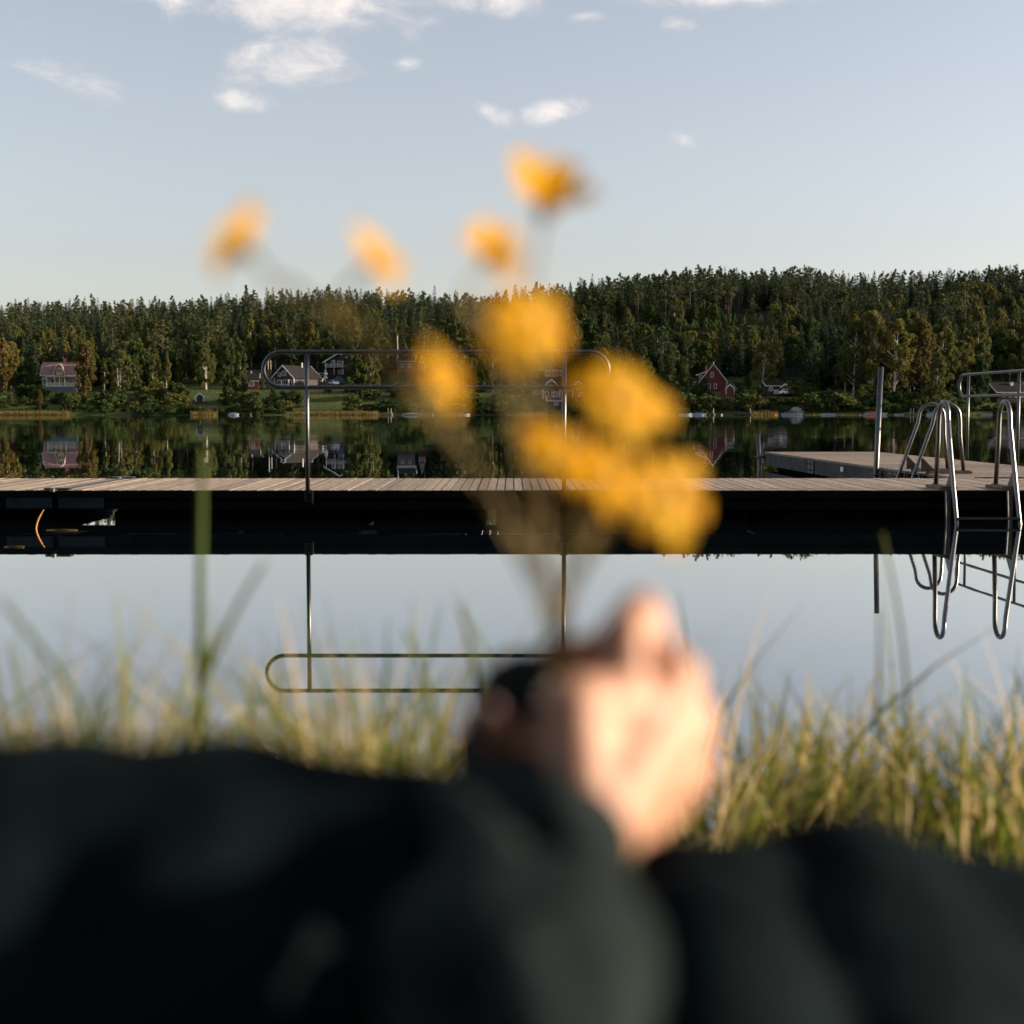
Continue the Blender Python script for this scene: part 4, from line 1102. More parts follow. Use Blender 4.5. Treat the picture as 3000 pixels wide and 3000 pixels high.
# 3 large dark brown house with broad slope
g, w, k = place(823, 916, 1139)
h3 = House('dark_house', 'dark brown house with long sloping roof seen through the pier rail', g, -0.62, w * 0.82, 10, 3.3, 3.0, M['brown_wall'], M['roof_dark'], 'front', False, 0.7)
h3.window(-1.9, 1.4, 1.3, 1.9, 1); h3.window(0.6, 1.4, 1.5, 1.9, 1); h3.window(2.4, 1.4, 0.9, 1.9, 0); h3.window(0.0, 4.2, 1.6, 1.1, 2); h3.window(-1.8, 3.9, 0.9, 0.9, 1)
h3.railing(-2.2, 3.2, -6.6, 0.2); h3.chimney(0.6, 1.5, 5.6, M['pole'], 0.3, 1.6)
for x in (-2.2, 0.5, 3.2): h3.part('terrace_post', M['white_trim'], [((x, -6.5, 1.2), (0.14, 0.14, 2.4))])
g, w, k = place(915, 944, 1138)
h3b = House('brick_annexe', 'little reddish shed with flat eaves right of the dark sloping-roof house', g, -0.1, w, 3.5, 2.2, 0.7, M['red_wall'], M['roof_dark'], 'side', False, 0.5, cat='shed')
h3b.window(-0.4, 1.3, 0.8, 0.9, 1)
# 4 upper house with balcony
g, w, k = place(957, 1040, 1100)
h4 = House('balcony_house', 'dark timber house with white gable edge and full-width balcony up the slope', g, 0.0, w * 0.93, 9, 4.0, 2.3, M['brown_wall'], M['roof_dark'], 'front', False, 0.8)
h4.part('balcony_floor', M['brown_wall'], [((0, -5.3, 2.1), (w * 0.93, 1.6, 0.15))])
h4.railing(-w * 0.46, w * 0.46, -6.05, 2.15, 0.95, 0.28)
for x in (-w * 0.45, -w * 0.15, w * 0.15, w * 0.45): h4.part('balcony_post', M['white_trim'], [((x, -6.02, 2.2), (0.13, 0.13, 4.4))])
h4.window(0.4, 3.3, 1.6, 1.4, 2); h4.window(-1.7, 3.2, 0.9, 1.9, 0); h4.window(0.5, 0.9, 1.4, 1.0, 1)
# 5 little bright gable behind the flower
g, w, k = place(1227, 1247, 1090)
h5 = House('gable_cabin', 'tiny red cabin with steep bright white gable on the slope beside the flagpole', g, 0.0, w * 0.8, 5, 2.0, 2.6, M['red_wall'], M['roof_dark'], 'front', False, 0.3, cat='cabin')
h5.window(0, 2.6, 0.45, 0.6, 0); h5.window(0, 1.0, 0.6, 0.8, 0)
g, w, k = place(1168, 1216, 1088)
h5b = House('grey_barn', 'grey weathered plank barn just right of the tall flagpole', g, 0.0, w, 6, 3.0, 1.6, mat('grey_planks', (0.13, 0.11, 0.10), 0.85, 0.35, 2, stretch=(6, 6, 0.6)), M['roof_dark'], 'side', False, 0.3, cat='barn')
h5b.window(1.0, 1.6, 0.6, 0.8, 1); h5b.window(-1.2, 1.6, 0.6, 0.8, 1)
# 6 pair of gambrel gables behind the right rail post
g, w, k = place(1590, 1638, 1172)
h6 = House('gambrel_house', 'dark red house with broad white-edged gambrel gable behind the right rail post', g, 0.0, w, 9, 2.5, 2.5, M['red_wall'], M['roof_dark'], 'front', True, 0.4)
h6.window(0, 3.2, 1.6, 0.7, 2); h6.window(0.9, 1.4, 1.4, 1.0, 3); h6.window(-1.2, 1.4, 0.7, 1.0, 0)
g, w, k = place(1674, 1708, 1166)
h7 = House('gambrel_cottage', 'small rusty red cottage with bright clipped white gable right of the rail post', g, 0.05, w, 7, 1.9, 2.2, M['red_wall'], M['roof_red'], 'front', True, 0.35)
h7.window(-0.1, 2.6, 0.5, 0.9, 0); h7.window(0.6, 0.9, 0.9, 0.9, 1)
g, w, k = place(1583, 1650, 1112)
h8 = House('forest_house', 'dim brown house with hipped-looking dark roof above the gambrel gable', g, 0.1, w, 7, 2.8, 2.2, M['brown_wall'], M['roof_dark'], 'side', False, 0.5)
h8.window(-1.6, 1.6, 1.2, 1.3, 2); h8.window(0.6, 1.6, 1.8, 1.3, 3); h8.window(2.4, 1.6, 0.6, 1.2, 0)
g, w, k = place(1604, 1642, 1199)
h9 = House('boat_house', 'dark boathouse with one small white window by the water below the gambrel gable', g, 0.0, w, 4, 2.1, 0.7, M['brown_wall'], M['roof_dark'], 'side', False, 0.3, cat='boathouse')
h9.window(0.55, 1.35, 0.85, 0.55, 1)
# 7 red house with steep gable
g, w, k = place(2052, 2143, 1146)
gw = (2130 - 2053) / k
h10 = House('red_house', 'falu red house with steep white-edged gable facing the lake', at(2089, 1146, g.y), -0.12, gw * 0.98, 9.5, 2.7, 4.6, M['red_wall'], M['roof_dark'], 'front', False, 0.35)
h10.window(-0.35, 4.4, 0.55, 1.15, 0); h10.window(-1.1, 1.3, 0.55, 1.25, 0); h10.window(0.55, 1.3, 0.55, 1.15, 0)
h10.chimney(-1.9, 3.0, 5.4, None, 0.6, 1.6)
dm = MB(); dm.prism([(-4.3, 2.9), (-1.2, 2.9), (-1.2, 5.4), (-4.3, 4.3)], -2.2, 2.4); dm = dm.build('dormer', M['red_wall'], h10.root)
dr = MB(); dr.prism([(-4.7, 4.25), (-1.0, 5.6), (-1.0, 5.75), (-4.7, 4.4)], -2.5, 2.7); dr.build('dormer_roof', M['roof_dark'], dm)
dr = MB(); dr.prism([(-4.75, 4.13), (-1.0, 5.5), (-1.0, 5.82), (-4.75, 4.45)], -2.58, -2.5); dr.build('dormer_trim', M['white_trim'], dm)
h10.window(-3.3, 3.75, 0.8, 0.75, 1, y=-2.2)
h10.part('porch_roof', M['white_trim'], [((-5.0, -1.5, 2.55), (4.2, 4.5, 0.18))])
for x in (-6.8, -5.2, -3.7): h10.part('porch_post', M['white_trim'], [((x, -3.5, 1.2), (0.14, 0.14, 2.6))])
fin = MB(); fin.tube([(0, -5.1, 7.2), (0, -5.1, 7.9)], 0.07, 6); fin.build('finial', M['white_trim'], h10.roof)
g, w, k = place(2124, 2162, 1158)
h11 = House('red_shed', 'little red shed with white-edged gable in front of the steep red house', g, -0.3, w * 0.62, 4.2, 1.7, 1.0, M['red_wall'], M['roof_dark'], 'front', False, 0.25, cat='shed')
h11.part('lean_to', M['red_wall'], [((-1.8, -1.0, 0.3), (1.6, 2.2, 1.5))])
g, w, k = place(2238, 2302, 1156)
h12 = House('cabin', 'low cabin with pale roof edge and small white porch gable beside the big golden birch', g, 0.1, w, 5.0, 2.3, 1.0, M['brown_wall'], M['roof_dark'], 'side', False, 0.4, cat='cabin')
pg = MB(); pg.prism([(w / 2 - 2.3, 0.0), (w / 2 - 0.4, 0.0), (w / 2 - 0.4, 1.9), (w / 2 - 1.35, 2.6), (w / 2 - 2.3, 1.9)], -4.0, -2.45); pg = pg.build('porch', M['red_wall'], h12.root)
q = shell([(w / 2 - 2.7, 1.65), (w / 2 - 1.35, 2.62), (w / 2, 1.65)], 0.12, -4.25, -2.4); q.build('porch_roof', M['roof_dark'], pg)
q = shell([(w / 2 - 2.75, 1.52), (w / 2 - 1.35, 2.5), (w / 2 + 0.05, 1.52)], 0.28, -4.32, -4.25); q.build('porch_trim', M['white_trim'], pg)
h12.part('fence_panel', M['pole'], [((-0.2, -2.9, 0.6), (1.8, 0.08, 1.2))]); h12.window(-1.8, 1.4, 0.8, 0.8, 1)
g, w, k = place(2432, 2468, 1128)
h13 = House('hidden_house', 'dark house almost lost among the trees with one white roof edge showing', g, 0.3, w, 6, 2.6, 1.7, M['brown_wall'], M['roof_dark'], 'front', False, 0.5)
h13.window(0.6, 1.3, 0.5, 0.9, 0)
g, w, k = place(2897, 2992, 1172)
h14 = House('lakeside_house', 'long low house with dark roof and pale chimney behind the jetty rail', g, 0.15, w, 8, 2.1, 2.3, M['brown_wall'], M['roof_dark'], 'side', False, 0.5)
h14.chimney(1.0, -1.2, 3.4, M['white_trim'], 0.75, 1.1)
for x in (-2.4, -0.6, 1.0, 2.6): h14.window(x, 1.2, 0.8, 0.8, 1)
g, w, k = place(565, 606, 1180)
h15 = House('jetty_shed', 'little dark shed with pale roof edges near the water on the left meadow', g, 0.2, w * 0.5, 3, 1.5, 0.8, M['brown_wall'], M['roof_dark'], 'front', False, 0.3, cat='shed')
h15.part('lean_to', M['white_trim'], [((w * 0.5, 0, 1.5), (w * 0.55, 2.2, 0.12))])
h15.part('lean_to_post', M['pole'], [((w * 0.7, -1, 0.7), (0.1, 0.1, 1.6))])

# fences, poles, car, garden things
def fence(label, pa, pb, h, step, m, rails=2):
    a = ground_at(*pa); b = ground_at(*pb); n = max(2, int((b - a).length / step))
    root = empty('garden_fence', a); tag(root, label, 'fence', 'garden fences on the far shore')
    pts = []
    for i in range(n + 1):
        p = a.lerp(b, i / n); p.z = terr(p.x, p.y); pts.append(p - a)
        mb = MB(); mb.box(pts[-1] + Vector((0, 0, h / 2 - 0.1)), (0.14, 0.14, h + 0.2)); mb.build('post', m, root)
    for k in range(rails):
        z = h * (k + 0.8) / rails
        for p, q in zip(pts, pts[1:]):
            mb = MB(); mb.tube([p + Vector((0, -0.1, z)), q + Vector((0, -0.1, z))], 0.06, 4); mb.build('rail', m, root)
fence('white post fence behind the small red cottage', (706, 1096), (768, 1096), 1.1, 2.2, M['pole'])
fence('white rail fence between the sloping-roof house and the balcony house', (905, 1104), (950, 1104), 1.1, 1.3, M['white_trim'])
fence('low pale fence on the lit slope left of the flagpole', (1126, 1140), (1168, 1128), 1.0, 1.2, M['pole'])
def pole(label, px, base, top, r, m, name='utility_pole', cat='pole', cap=False):
    g = ground_at(px, base); H = (base - top) / FS * g.y
    KEEP.append((px - 5, px + 5, g.y, base))
    root = empty(name, g); tag(root, label, cat, 'tall poles on the far shore')
    mb = MB(); mb.tube([(0, 0, -0.5), (0, 0, H)], [r, r * 0.7], 8); mb.build('pole', m, root, True)
    mb = MB()
    if cap: mb.tube([(0, 0, H), (0, 0, H + 0.25)], 0.12, 8); mb.build('knob', M['white_trim'], root)
    else: mb.box((0, 0, H - 0.6), (1.2, 0.1, 0.12)); mb.build('crossbar', M['pole'], root)
pole('tall white flagpole on the slope, standing clear of the dark trees', 1165, 1090, 988, 0.13, M['white_trim'], 'flag_pole', 'flagpole', True)
pole('slim reddish pole right of the tall white flagpole', 1243, 1090, 985, 0.10, M['trunk_o'])
pole('left one of two utility poles beside the dark sloping-roof house', 786, 1104, 1045, 0.13, M['pole'])
pole('right one of two utility poles beside the dark sloping-roof house', 793.5, 1098, 1056, 0.13, M['trunk_w'])
pole('thin grey lamp mast rising behind the low lakeside house', 2957, 1160, 1098, 0.07, M['galv'], 'flag_pole', 'flagpole', True)
pole('short blue-grey lamp post by the corner of the ochre house', 130, 1146, 1124, 0.07, M['galv'], 'lamp_post', 'lamp post', True)

def car(label, px0, px1, base, rz, col):
    g, w, k = place(px0, px1, base)
    root = empty('parked_car', g + Vector((0, -3, 0.1)), rz); tag(root, label, 'car')
    L = 4.2
    mb = MB(); prof = [(-2.1, 0.3), (2.1, 0.3), (2.1, 0.75), (1.75, 0.9), (1.0, 0.95), (0.45, 1.42), (-1.2, 1.45), (-1.95, 0.95), (-2.1, 0.8)]
    mb.prism(prof, -0.85, 0.85); bevel(mb.build('body', col, root), 0.08)
    for e in (-1, 1):
        gl = MB(); gl.prism([(-1.6, 0.97), (0.85, 0.97), (0.4, 1.36), (-1.15, 1.38)], min(e * 0.84, e * 0.865), max(e * 0.84, e * 0.865)); gl.build('side_window', M['pane'], root)
        for x in (-1.3, 1.3):
            wv = MB(); wv.tube([(x, e * 0.7, 0.31), (x, e * 0.88, 0.31)], 0.31, 14); wv.build('wheel', M['rubber'], root)
    ws = MB(); ws.add([(0.98, -0.7, 0.99), (0.98, 0.7, 0.99), (0.5, 0.62, 1.40), (0.5, -0.62, 1.40)], [(0, 1, 2, 3)]); ws.xform(Matrix.Translation((0.03, 0, 0.02))).build('windscreen', M['pane'], root)
    ws = MB(); ws.add([(-1.99, -0.7, 0.99), (-1.99, 0.7, 0.99), (-1.3, 0.62, 1.42), (-1.3, -0.62, 1.42)], [(0, 1, 2, 3)]); ws.xform(Matrix.Translation((-0.03, 0, 0.02))).build('rear_window', M['pane'], root)
car('white car parked beside the navy tarpaulin below the balcony house', 970, 991, 1131, 2.1, M['car_white'])
car('pale car parked in front of the low cabin with the white porch gable', 2286, 2312, 1158, 0.2, M['car_white'])
g, w, k = place(982, 1004, 1124)
mb = MB(); mb.prism([(-w / 2, 0), (w / 2, 0), (w / 2, 1.3), (w * 0.2, 2.1), (-w * 0.25, 1.9), (-w / 2, 1.1)], -1.6, 1.6)
o = mb.build('tarpaulin_cover', M['navy']); o.location = g; o.rotation_euler = (0, 0, 0.3); bevel(o, 0.15)
tag(o, 'navy blue tarpaulin draped over a stored boat behind the white car', 'tarpaulin')
g, w, k = place(948, 960, 1110)
mb = MB()
for i, (r_, z) in enumerate(((0.55, 0.3), (0.35, 1.0), (0.58, 1.55), (0.3, 2.3))): mb.tube([(0, 0, z - 0.3), (0, 0, z), (0, 0, z + 0.4)], [r_ * 0.8, r_, r_ * 0.7], 10)
o = mb.build('garden_ornament', M['white_trim'], None, True); o.location = g; tag(o, 'white stacked garden ornament at the end of the white rail fence', 'ornament')

# ------------------------------------------------------------------ boats and docks
def hull_mesh(L, B, H, sheer=0.18):
    n = 9; v = []; f = []
    for i in range(n):
        t = i / (n - 1); x = -L / 2 + L * t
        b = B / 2 * (1 - max(0, (t - 0.45) / 0.55) ** 2.2) * (0.92 + 0.08 * min(1, t * 4)); b = max(b, 0.02)
        top = H * (1 + sheer * t * t); kx = x - (0.18 * L * max(0, t - 0.6) if t > 0.6 else 0)
        v += [(x, b, top), (kx, b * 0.72, 0.05), (kx, 0, -0.18 + 0.2 * max(0, t - 0.7)), (kx, -b * 0.72, 0.05), (x, -b, top)]
        v += [(x, -b * 0.86, top - 0.02), (x, b * 0.86, top - 0.02)]
    for i in range(n - 1):
        a, c = i * 7, (i + 1) * 7
        for k in range(4): f.append((a + k, a + k + 1, c + k + 1, c + k))
        f.append((a + 4, a + 5, c + 5, c + 4)); f.append((a + 6, a, c, c + 6)); f.append((a + 5, a + 6, c + 6, c + 5))
    f.append((0, 1, 2, 3, 4, 5, 6))
    mb = MB(); mb.add(v, f); return mb
def boat(label, px0, px1, yw, flip=1, hull='boat_white', kindb='open', motor=True, H=0.7, cover=None, group='boats moored along the far shore', name='motor_boat', dY=0, tilt=0.0):
    Y = SHORE - 5 + dY; w = (px1 - px0) / FS * Y; p = at((px0 + px1) / 2, 1210, Y)
    root = empty(name, (p.x, Y, 0.02), 0 if flip > 0 else PI); tag(root, label, 'boat', group)
    root.rotation_euler[2] += tilt
    root.scale = (1, 1, 0.52)
    L = w * 0.94
    hb = hull_mesh(L, min(2.2, L * 0.36), H).build('hull', M[hull], root, False)
    bw = min(2.2, L * 0.36)
    if motor:
        mb = MB(); mb.box((-L / 2 - 0.22, 0, 0.75), (0.36, 0.34, 0.5)); mb.box((-L / 2 - 0.2, 0, 0.25), (0.18, 0.14, 0.6)); bevel(mb.build('outboard_motor', M['boat_white' if hull != 'boat_white' else 'boat_dark'], root), 0.04)
    if kindb == 'cabin':
        mb = MB(); mb.prism([(-L * 0.05, H), (L * 0.30, H + 0.12), (L * 0.12, H + 0.75), (-L * 0.04, H + 0.85)], -bw * 0.32, bw * 0.32); mb.build('windscreen', M['glass_dark'], root)
        mb = MB(); mb.box((-L * 0.0, 0, H + 0.84), (L * 0.16, bw * 0.66, 0.05)); mb.tube([(L * 0.30, -bw * 0.33, H + 0.13), (L * 0.12, -bw * 0.33, H + 0.78)], 0.035, 5); mb.tube([(L * 0.30, bw * 0.33, H + 0.13), (L * 0.12, bw * 0.33, H + 0.78)], 0.035, 5); mb.build('screen_frame', M['boat_white'], root)
        mb = MB(); mb.prism([(-L * 0.42, H - 0.02), (-L * 0.05, H - 0.02), (-L * 0.05, H + 0.84), (-L * 0.30, H + 0.7), (-L * 0.42, H + 0.3)], -bw * 0.36, bw * 0.36); mb.build('canopy', M[cover or 'navy'], root)
    elif kindb == 'cover':
        mb = MB(); mb.prism([(-L * 0.46, H), (L * 0.42, H + 0.15), (L * 0.1, H + 0.6), (-L * 0.25, H + 0.5)], -bw * 0.42, bw * 0.42); bevel(mb.build('cover', M[cover or 'boat_white'], root), 0.08)
    else:
        mb = MB(); mb.prism([(0.0, H), (0.5, H), (0.25, H + 0.45), (0.05, H + 0.5)], -bw * 0.28, bw * 0.28); mb.build('windscreen', M['glass_dark'], root)
        for x in (-L * 0.28, L * 0.12):
            mb = MB(); mb.box((x, 0, H - 0.12), (0.3, bw * 0.7, 0.06)); mb.build('thwart', M['dockwood'], root)
    return root
boat('white motor boat with outboard and grey windscreen moored left of the steep red house', 1988, 2030, 1222, 1, motor=True)
boat('white boat under a bright blue tarpaulin behind the wooden dock', 2028, 2072, 1222, 1, kindb='cover', cover='boat_blue', motor=False, dY=2)
boat('dark low boat lying on the shadowed bank below the golden birch', 2150, 2200, 1222, 1, 'boat_dark', 'open', False, 0.55, dY=3)
boat('white cabin cruiser with raked windscreen and navy canopy', 2288, 2356, 1222, 1, kindb='cabin', motor=True, H=0.85)
boat('small open white boat with navy covered motor right of the cabin cruiser', 2405, 2450, 1222, -1, motor=True)
boat('red canvas topped motor boat with white stripe partly behind the mooring pole', 2527, 2604, 1222, 1, 'boat_white', 'cabin', True, 0.9, 'boat_red')
boat('tiny white rowing boat right of the red canvas boat', 2618, 2648, 1222, -1, motor=False, H=0.5)
boat('blue-white boat seen between the tubes of the jetty ladder', 2712, 2742, 1222, -1, kindb='cabin', cover='boat_blue', motor=False)
boat('slender white boat with short mast in front of the low lakeside house', 2876, 2910, 1222, 1, motor=False, H=0.55)
boat('long white boat under a pale cover below the lit slope', 1172, 1238, 1210, -1, kindb='cover', cover='boat_white', motor=True, H=0.55)
boat('small white skiff just left of the dark boathouse', 1344, 1378, 1210, 1, motor=True, H=0.6)
boat('white motor boat with grey cover at the small dark dock under the white birches', 668, 702, 1210, 1, kindb='cover', cover='boat_white', motor=True, H=0.6)
def dock(label, px0, px1, dY, extras=0, col='dockwood'):
    Y = SHORE - 3 + dY; w = (px1 - px0) / FS * Y; p = at((px0 + px1) / 2, 1210, Y)
    root = empty('small_dock', (p.x, Y, 0)); tag(root, label, 'dock', 'small docks along the far shore')
    mb = MB(); n = int(w / 0.35)
    for i in range(n): mb.box((-w / 2 + w * (i + 0.5) / n, 0, 0.42), (w / n - 0.04, 1.6, 0.07))
    mb.build('deck', M[col], root)
    for x in (-w / 2 + 0.3, 0, w / 2 - 0.3):
        for y in (-0.6, 0.6):
            mb = MB(); mb.tube([(x, y, -1), (x, y, 0.39)], 0.09, 6); mb.build('post', M[col], root)
    for i in range(extras):
        mb = MB(); mb.tube([(w * 0.35 - i * 0.7, 0.3, 0.4), (w * 0.35 - i * 0.7, 0.3, 1.6)], 0.07, 6); mb.build('bollard', M['pole'], root)
dock('wooden dock in front of the blue tarpaulin boat', 2062, 2096, -6, 1)
dock('dark dock with a pale bollard below the golden birch', 2160, 2206, 1, 1, 'woodblock')
dock('pale dock beside the tiny white rowing boat', 2640, 2684, 0, 2)
dock('reddish wooden dock with a bench frame left of the long covered boat', 1110, 1152, -2, 2)
dock('narrow dark dock under the pair of white birches', 690, 738, 0, 0, 'woodblock')
dock('short plank dock right of the long covered boat', 1236, 1272, -1, 0)
def buoy(label, px, col, dY=-8, s=0.22):
    Y = SHORE + dY; p = at(px, 1210, Y)
    mb = MB(); mb.tube([(0, 0, -0.15), (0, 0, 0.0), (0, 0, s * 0.8), (0, 0, s * 1.4), (0, 0, s * 1.7)], [s * 0.6, s, s, s * 0.6, s * 0.15], 12)
    o = mb.build('buoy', M[col], None, True); o.location = (p.x, Y, 0); tag(o, label, 'buoy', 'mooring buoys near the far shore')
buoy('white mooring buoy between the red house boats and the dark dock', 2114, 'boat_white')
buoy('orange mooring buoy left of the white cabin cruiser', 2272, 'orange')
buoy('orange mooring buoy between the cruiser and the open white boat', 2385, 'orange', -8, 0.18)
buoy('red mooring buoy left of the red canvas boat', 2519, 'orange', -7, 0.2)
def boulder(label, px0, px1, base, top):
    g, w, k = place(px0, px1, base)
    bm = bmesh.new(); bmesh.ops.create_icosphere(bm, subdivisions=3, radius=1)
    for v in bm.verts:
        n = 1 + 0.25 * mnoise.noise(v.co * 1.7 + Vector((px0, 0, 0)))
        v.co = Vector((v.co.x * w / 2 * n, v.co.y * w * 0.35 * n, v.co.z * (base - top) / k * n))
    me = bpy.data.meshes.new('boulder'); bm.to_mesh(me); bm.free(); me.materials.append(M['rock'])
    o = bpy.data.objects.new('boulder', me); C.objects.link(o); o.location = g; tag(o, label, 'boulder')
boulder('grey rounded boulder on the bank behind the white cabin cruiser', 2312, 2354, 1208, 1194)
g, w, k = place(2236, 2241, 1200)
# ------------------------------------------------------------------ trees one can tell apart
T_ = tree_px
T_('rust', 2, 1168, 985, 'rust-brown tree at the left edge of the picture, left of the ochre house', wide=1.0)
T_('round', 78, 1165, 1052, 'bright green bushy tree left of the ochre house', wide=0.85)
T_('rust', 250, 1165, 1000, 'tall rust-brown tree covering the right end of the ochre house', wide=0.9, var=0)
T_('slim', 306, 1150, 1050, 'slender pale birch between the rusty tree and the leaning birch clump')
T_('birch', 352, 1178, 1025, 'tall leaning birch with white trunk, left one of the clump on the left shore')
T_('birch', 398, 1156, 1042, 'orange-tinged birch with bare white lower trunk, right one of the clump on the left shore', wide=0.95)
T_('slim', 448, 1150, 1045, 'thin yellow-green birch at the left end of the sunlit meadow')
T_('slim', 488, 1148, 1030, 'second slim birch from the left end of the sunlit meadow, nearer than the pines')
T_('slim', 521, 1130, 1035, 'golden slim young birch standing before the dark wood at the meadow')
T_('birch', 675, 1184, 985, 'tall white-trunked weeping birch, left of the pair by the water', wide=0.85, var=0)
T_('slim', 707, 1180, 990, 'tall white-trunked weeping birch, right of the pair by the water', wide=1.1)
T_('slim', 738, 1075, 915, 'tall pale birch rising behind the pair of white birches')
T_('round', 800, 1196, 1138, 'dark broad tree on the shore in front of the sloping-roof house', wide=0.8)
T_('round', 768, 1146, 1100, 'small dark tree beside the sloping-roof house', wide=0.6)
T_('birch', 1034, 1122, 925, 'tall yellowish birch right of the balcony house', wide=0.8)
T_('round', 1055, 1172, 1050, 'large dark bushy tree with several white stems right of the balcony house', wide=0.95)
T_('birch', 1090, 1168, 1020, 'amber-leaved birch above the top tube of the pier rail', wide=0.8)
T_('young', 1192, 1085, 1005, 'pointed pale young tree behind the grey plank barn')
T_('young', 1210, 1085, 1012, 'olive young tree behind the right end of the grey plank barn')
T_('birch', 1340, 1060, 910, 'pale birch half behind the middle of the rail, above the lowest flower', wide=0.7)
T_('slim', 1310, 1060, 930, 'slender pale birch just left of the big flower head')
T_('round', 1420, 1150, 1040, 'olive broadleaf tree between the flowers and the rail', wide=0.8)
T_('round', 1725, 1062, 932, 'broad dark green tree with rounded top, right of the largest flower', wide=1.0, var=0)
T_('birch', 1835, 1052, 905, 'pale grey-green birch leaning above the right flower cluster', wide=0.9)
T_('pine', 1942, 1112, 935, 'dense dark pine with orange trunk left of the steep red house', wide=1.25, var=0)
T_('pine', 2015, 1140, 1000, 'bushy pine right behind the chimney of the steep red house', wide=1.2, var=1)
T_('slim', 2094, 1078, 990, 'small yellow-green birch just above the steep red gable')
T_('birch', 2232, 1152, 998, 'big golden weeping birch right of the steep red house', wide=1.4, var=2)
T_('round', 2188, 1152, 1098, 'low olive tree between the red shed and the golden birch', wide=0.8)
T_('birch', 2500, 1160, 940, 'leafy olive birch left end of the sunlit group by the mooring pole', wide=0.9)
T_('birch', 2548, 1165, 910, 'tallest pale golden birch directly above the mooring pole', wide=0.85, var=1)
T_('birch', 2618, 1170, 935, 'weeping green birch with drooping right edge, right of the mooring pole', wide=1.0, var=3)
T_('birch', 2662, 1150, 905, 'bronze-topped birch behind the weeping green birch', wide=0.8)
T_('rust', 2700, 1160, 925, 'rusty tree in the middle of the sunlit group', wide=0.9, var=1)
T_('birch', 2760, 1150, 928, 'golden-crowned birch high above the far ladder', wide=1.0)
T_('birch', 2745, 1198, 1030, 'big golden-brown tree standing above the tall ladder hoops', wide=0.9, var=0)
T_('birch', 2868, 1120, 895, 'pale olive birch rising above the jetty rail', wide=0.85)
T_('rust', 2840, 1140, 985, 'reddish-topped tree left above the jetty rail', wide=0.75)
T_('round', 2868, 1182, 1040, 'green broad tree behind the left end of the jetty rail', wide=0.7)
T_('young', 2925, 1112, 1040, 'small pointed yellow-green tree above the low lakeside house', wide=1.1)
T_('slim', 2970, 1060, 870, 'tall slim golden birch near the right edge of the picture')
T_('birch', 3005, 1100, 930, 'yellow birch cut by the right edge of the picture', wide=0.8)
T_('pine', 2828, 1010, 800, 'large bronze-lit pine standing out below the right skyline', wide=1.4, var=2)
T_('rust', 112, 930, 865, 'single orange tree among the dark spruces of the left ridge', wide=0.7)
T_('spruce', 2306, 930, 848, 'broad pale spruce standing before the tall pines of the middle ridge', wide=1.4)
tall_pines = []
for i, (px, base, top) in enumerate(((332, 1100, 945), (478, 1108, 935), (505, 1080, 900), (560, 1080, 905), (610, 1085, 915), (640, 1075, 900), (786, 1010, 895),
                                     (1660, 985, 850), (1668, 990, 858), (1950, 975, 788), (1968, 945, 793), (2022, 945, 790), (2055, 950, 785), (2100, 950, 790), (2140, 945, 792), (1870, 975, 800))):
    T_('pine', px, base, top, 'tall pine with sunlit orange trunk standing clear of the dark forest', 'tall bare-trunked pines on the far hillside', wide=0.85, var=i)
yng = random.Random(9)
for i in range(34):
    px = 1975 + i * 9.6 + yng.uniform(-4, 4) if i < 28 else 1790 + (i - 28) * 30 + yng.uniform(-8, 8)
    base = 985 + yng.uniform(-6, 6) - (18 if i > 14 else 0)
    T_('young', px, base, base - yng.uniform(30, 56), 'pale green young tree in the sunlit belt below the tall pines', 'young trees in the sunlit belt on the hillside', wide=yng.uniform(0.8, 1.2))

fill = random.Random(41)
for i in range(30):
    px = fill.uniform(2455, 3030); yy = fill.uniform(392, 424); xx = (px - 1500) / FS * yy
    if 2885 < px < 2995 and yy < 415: continue
    tree(('birch', 'round', 'birch', 'slim')[i % 4], (xx, yy, terr(xx, yy)), fill.uniform(9.0, 14.5), 'olive leafy tree filling the sunlit grove behind the mooring pole and jetty rail', 'trees of the sunlit grove on the right shore', fill.uniform(1.0, 1.35))
for i in range(26):
    px = fill.uniform(270, 700) if i % 2 else fill.uniform(1040, 2000); yy = fill.uniform(408, 440); xx = (px - 1500) / FS * yy
    base = 1203.4 - (terr(xx, yy) - CAMZ) / yy * FS; H = fill.uniform(9, 14); top = base - H / yy * FS
    if any(yy < ky and k0 - 14 < px < k1 + 14 and top < kb for k0, k1, ky, kb in KEEP): continue
    tree(('round', 'birch', 'round')[i % 3], (xx, yy, terr(xx, yy)), H, 'leafy tree with warm-lit edge along the foot of the forest', 'leafy trees along the foot of the forest', fill.uniform(1.0, 1.3))
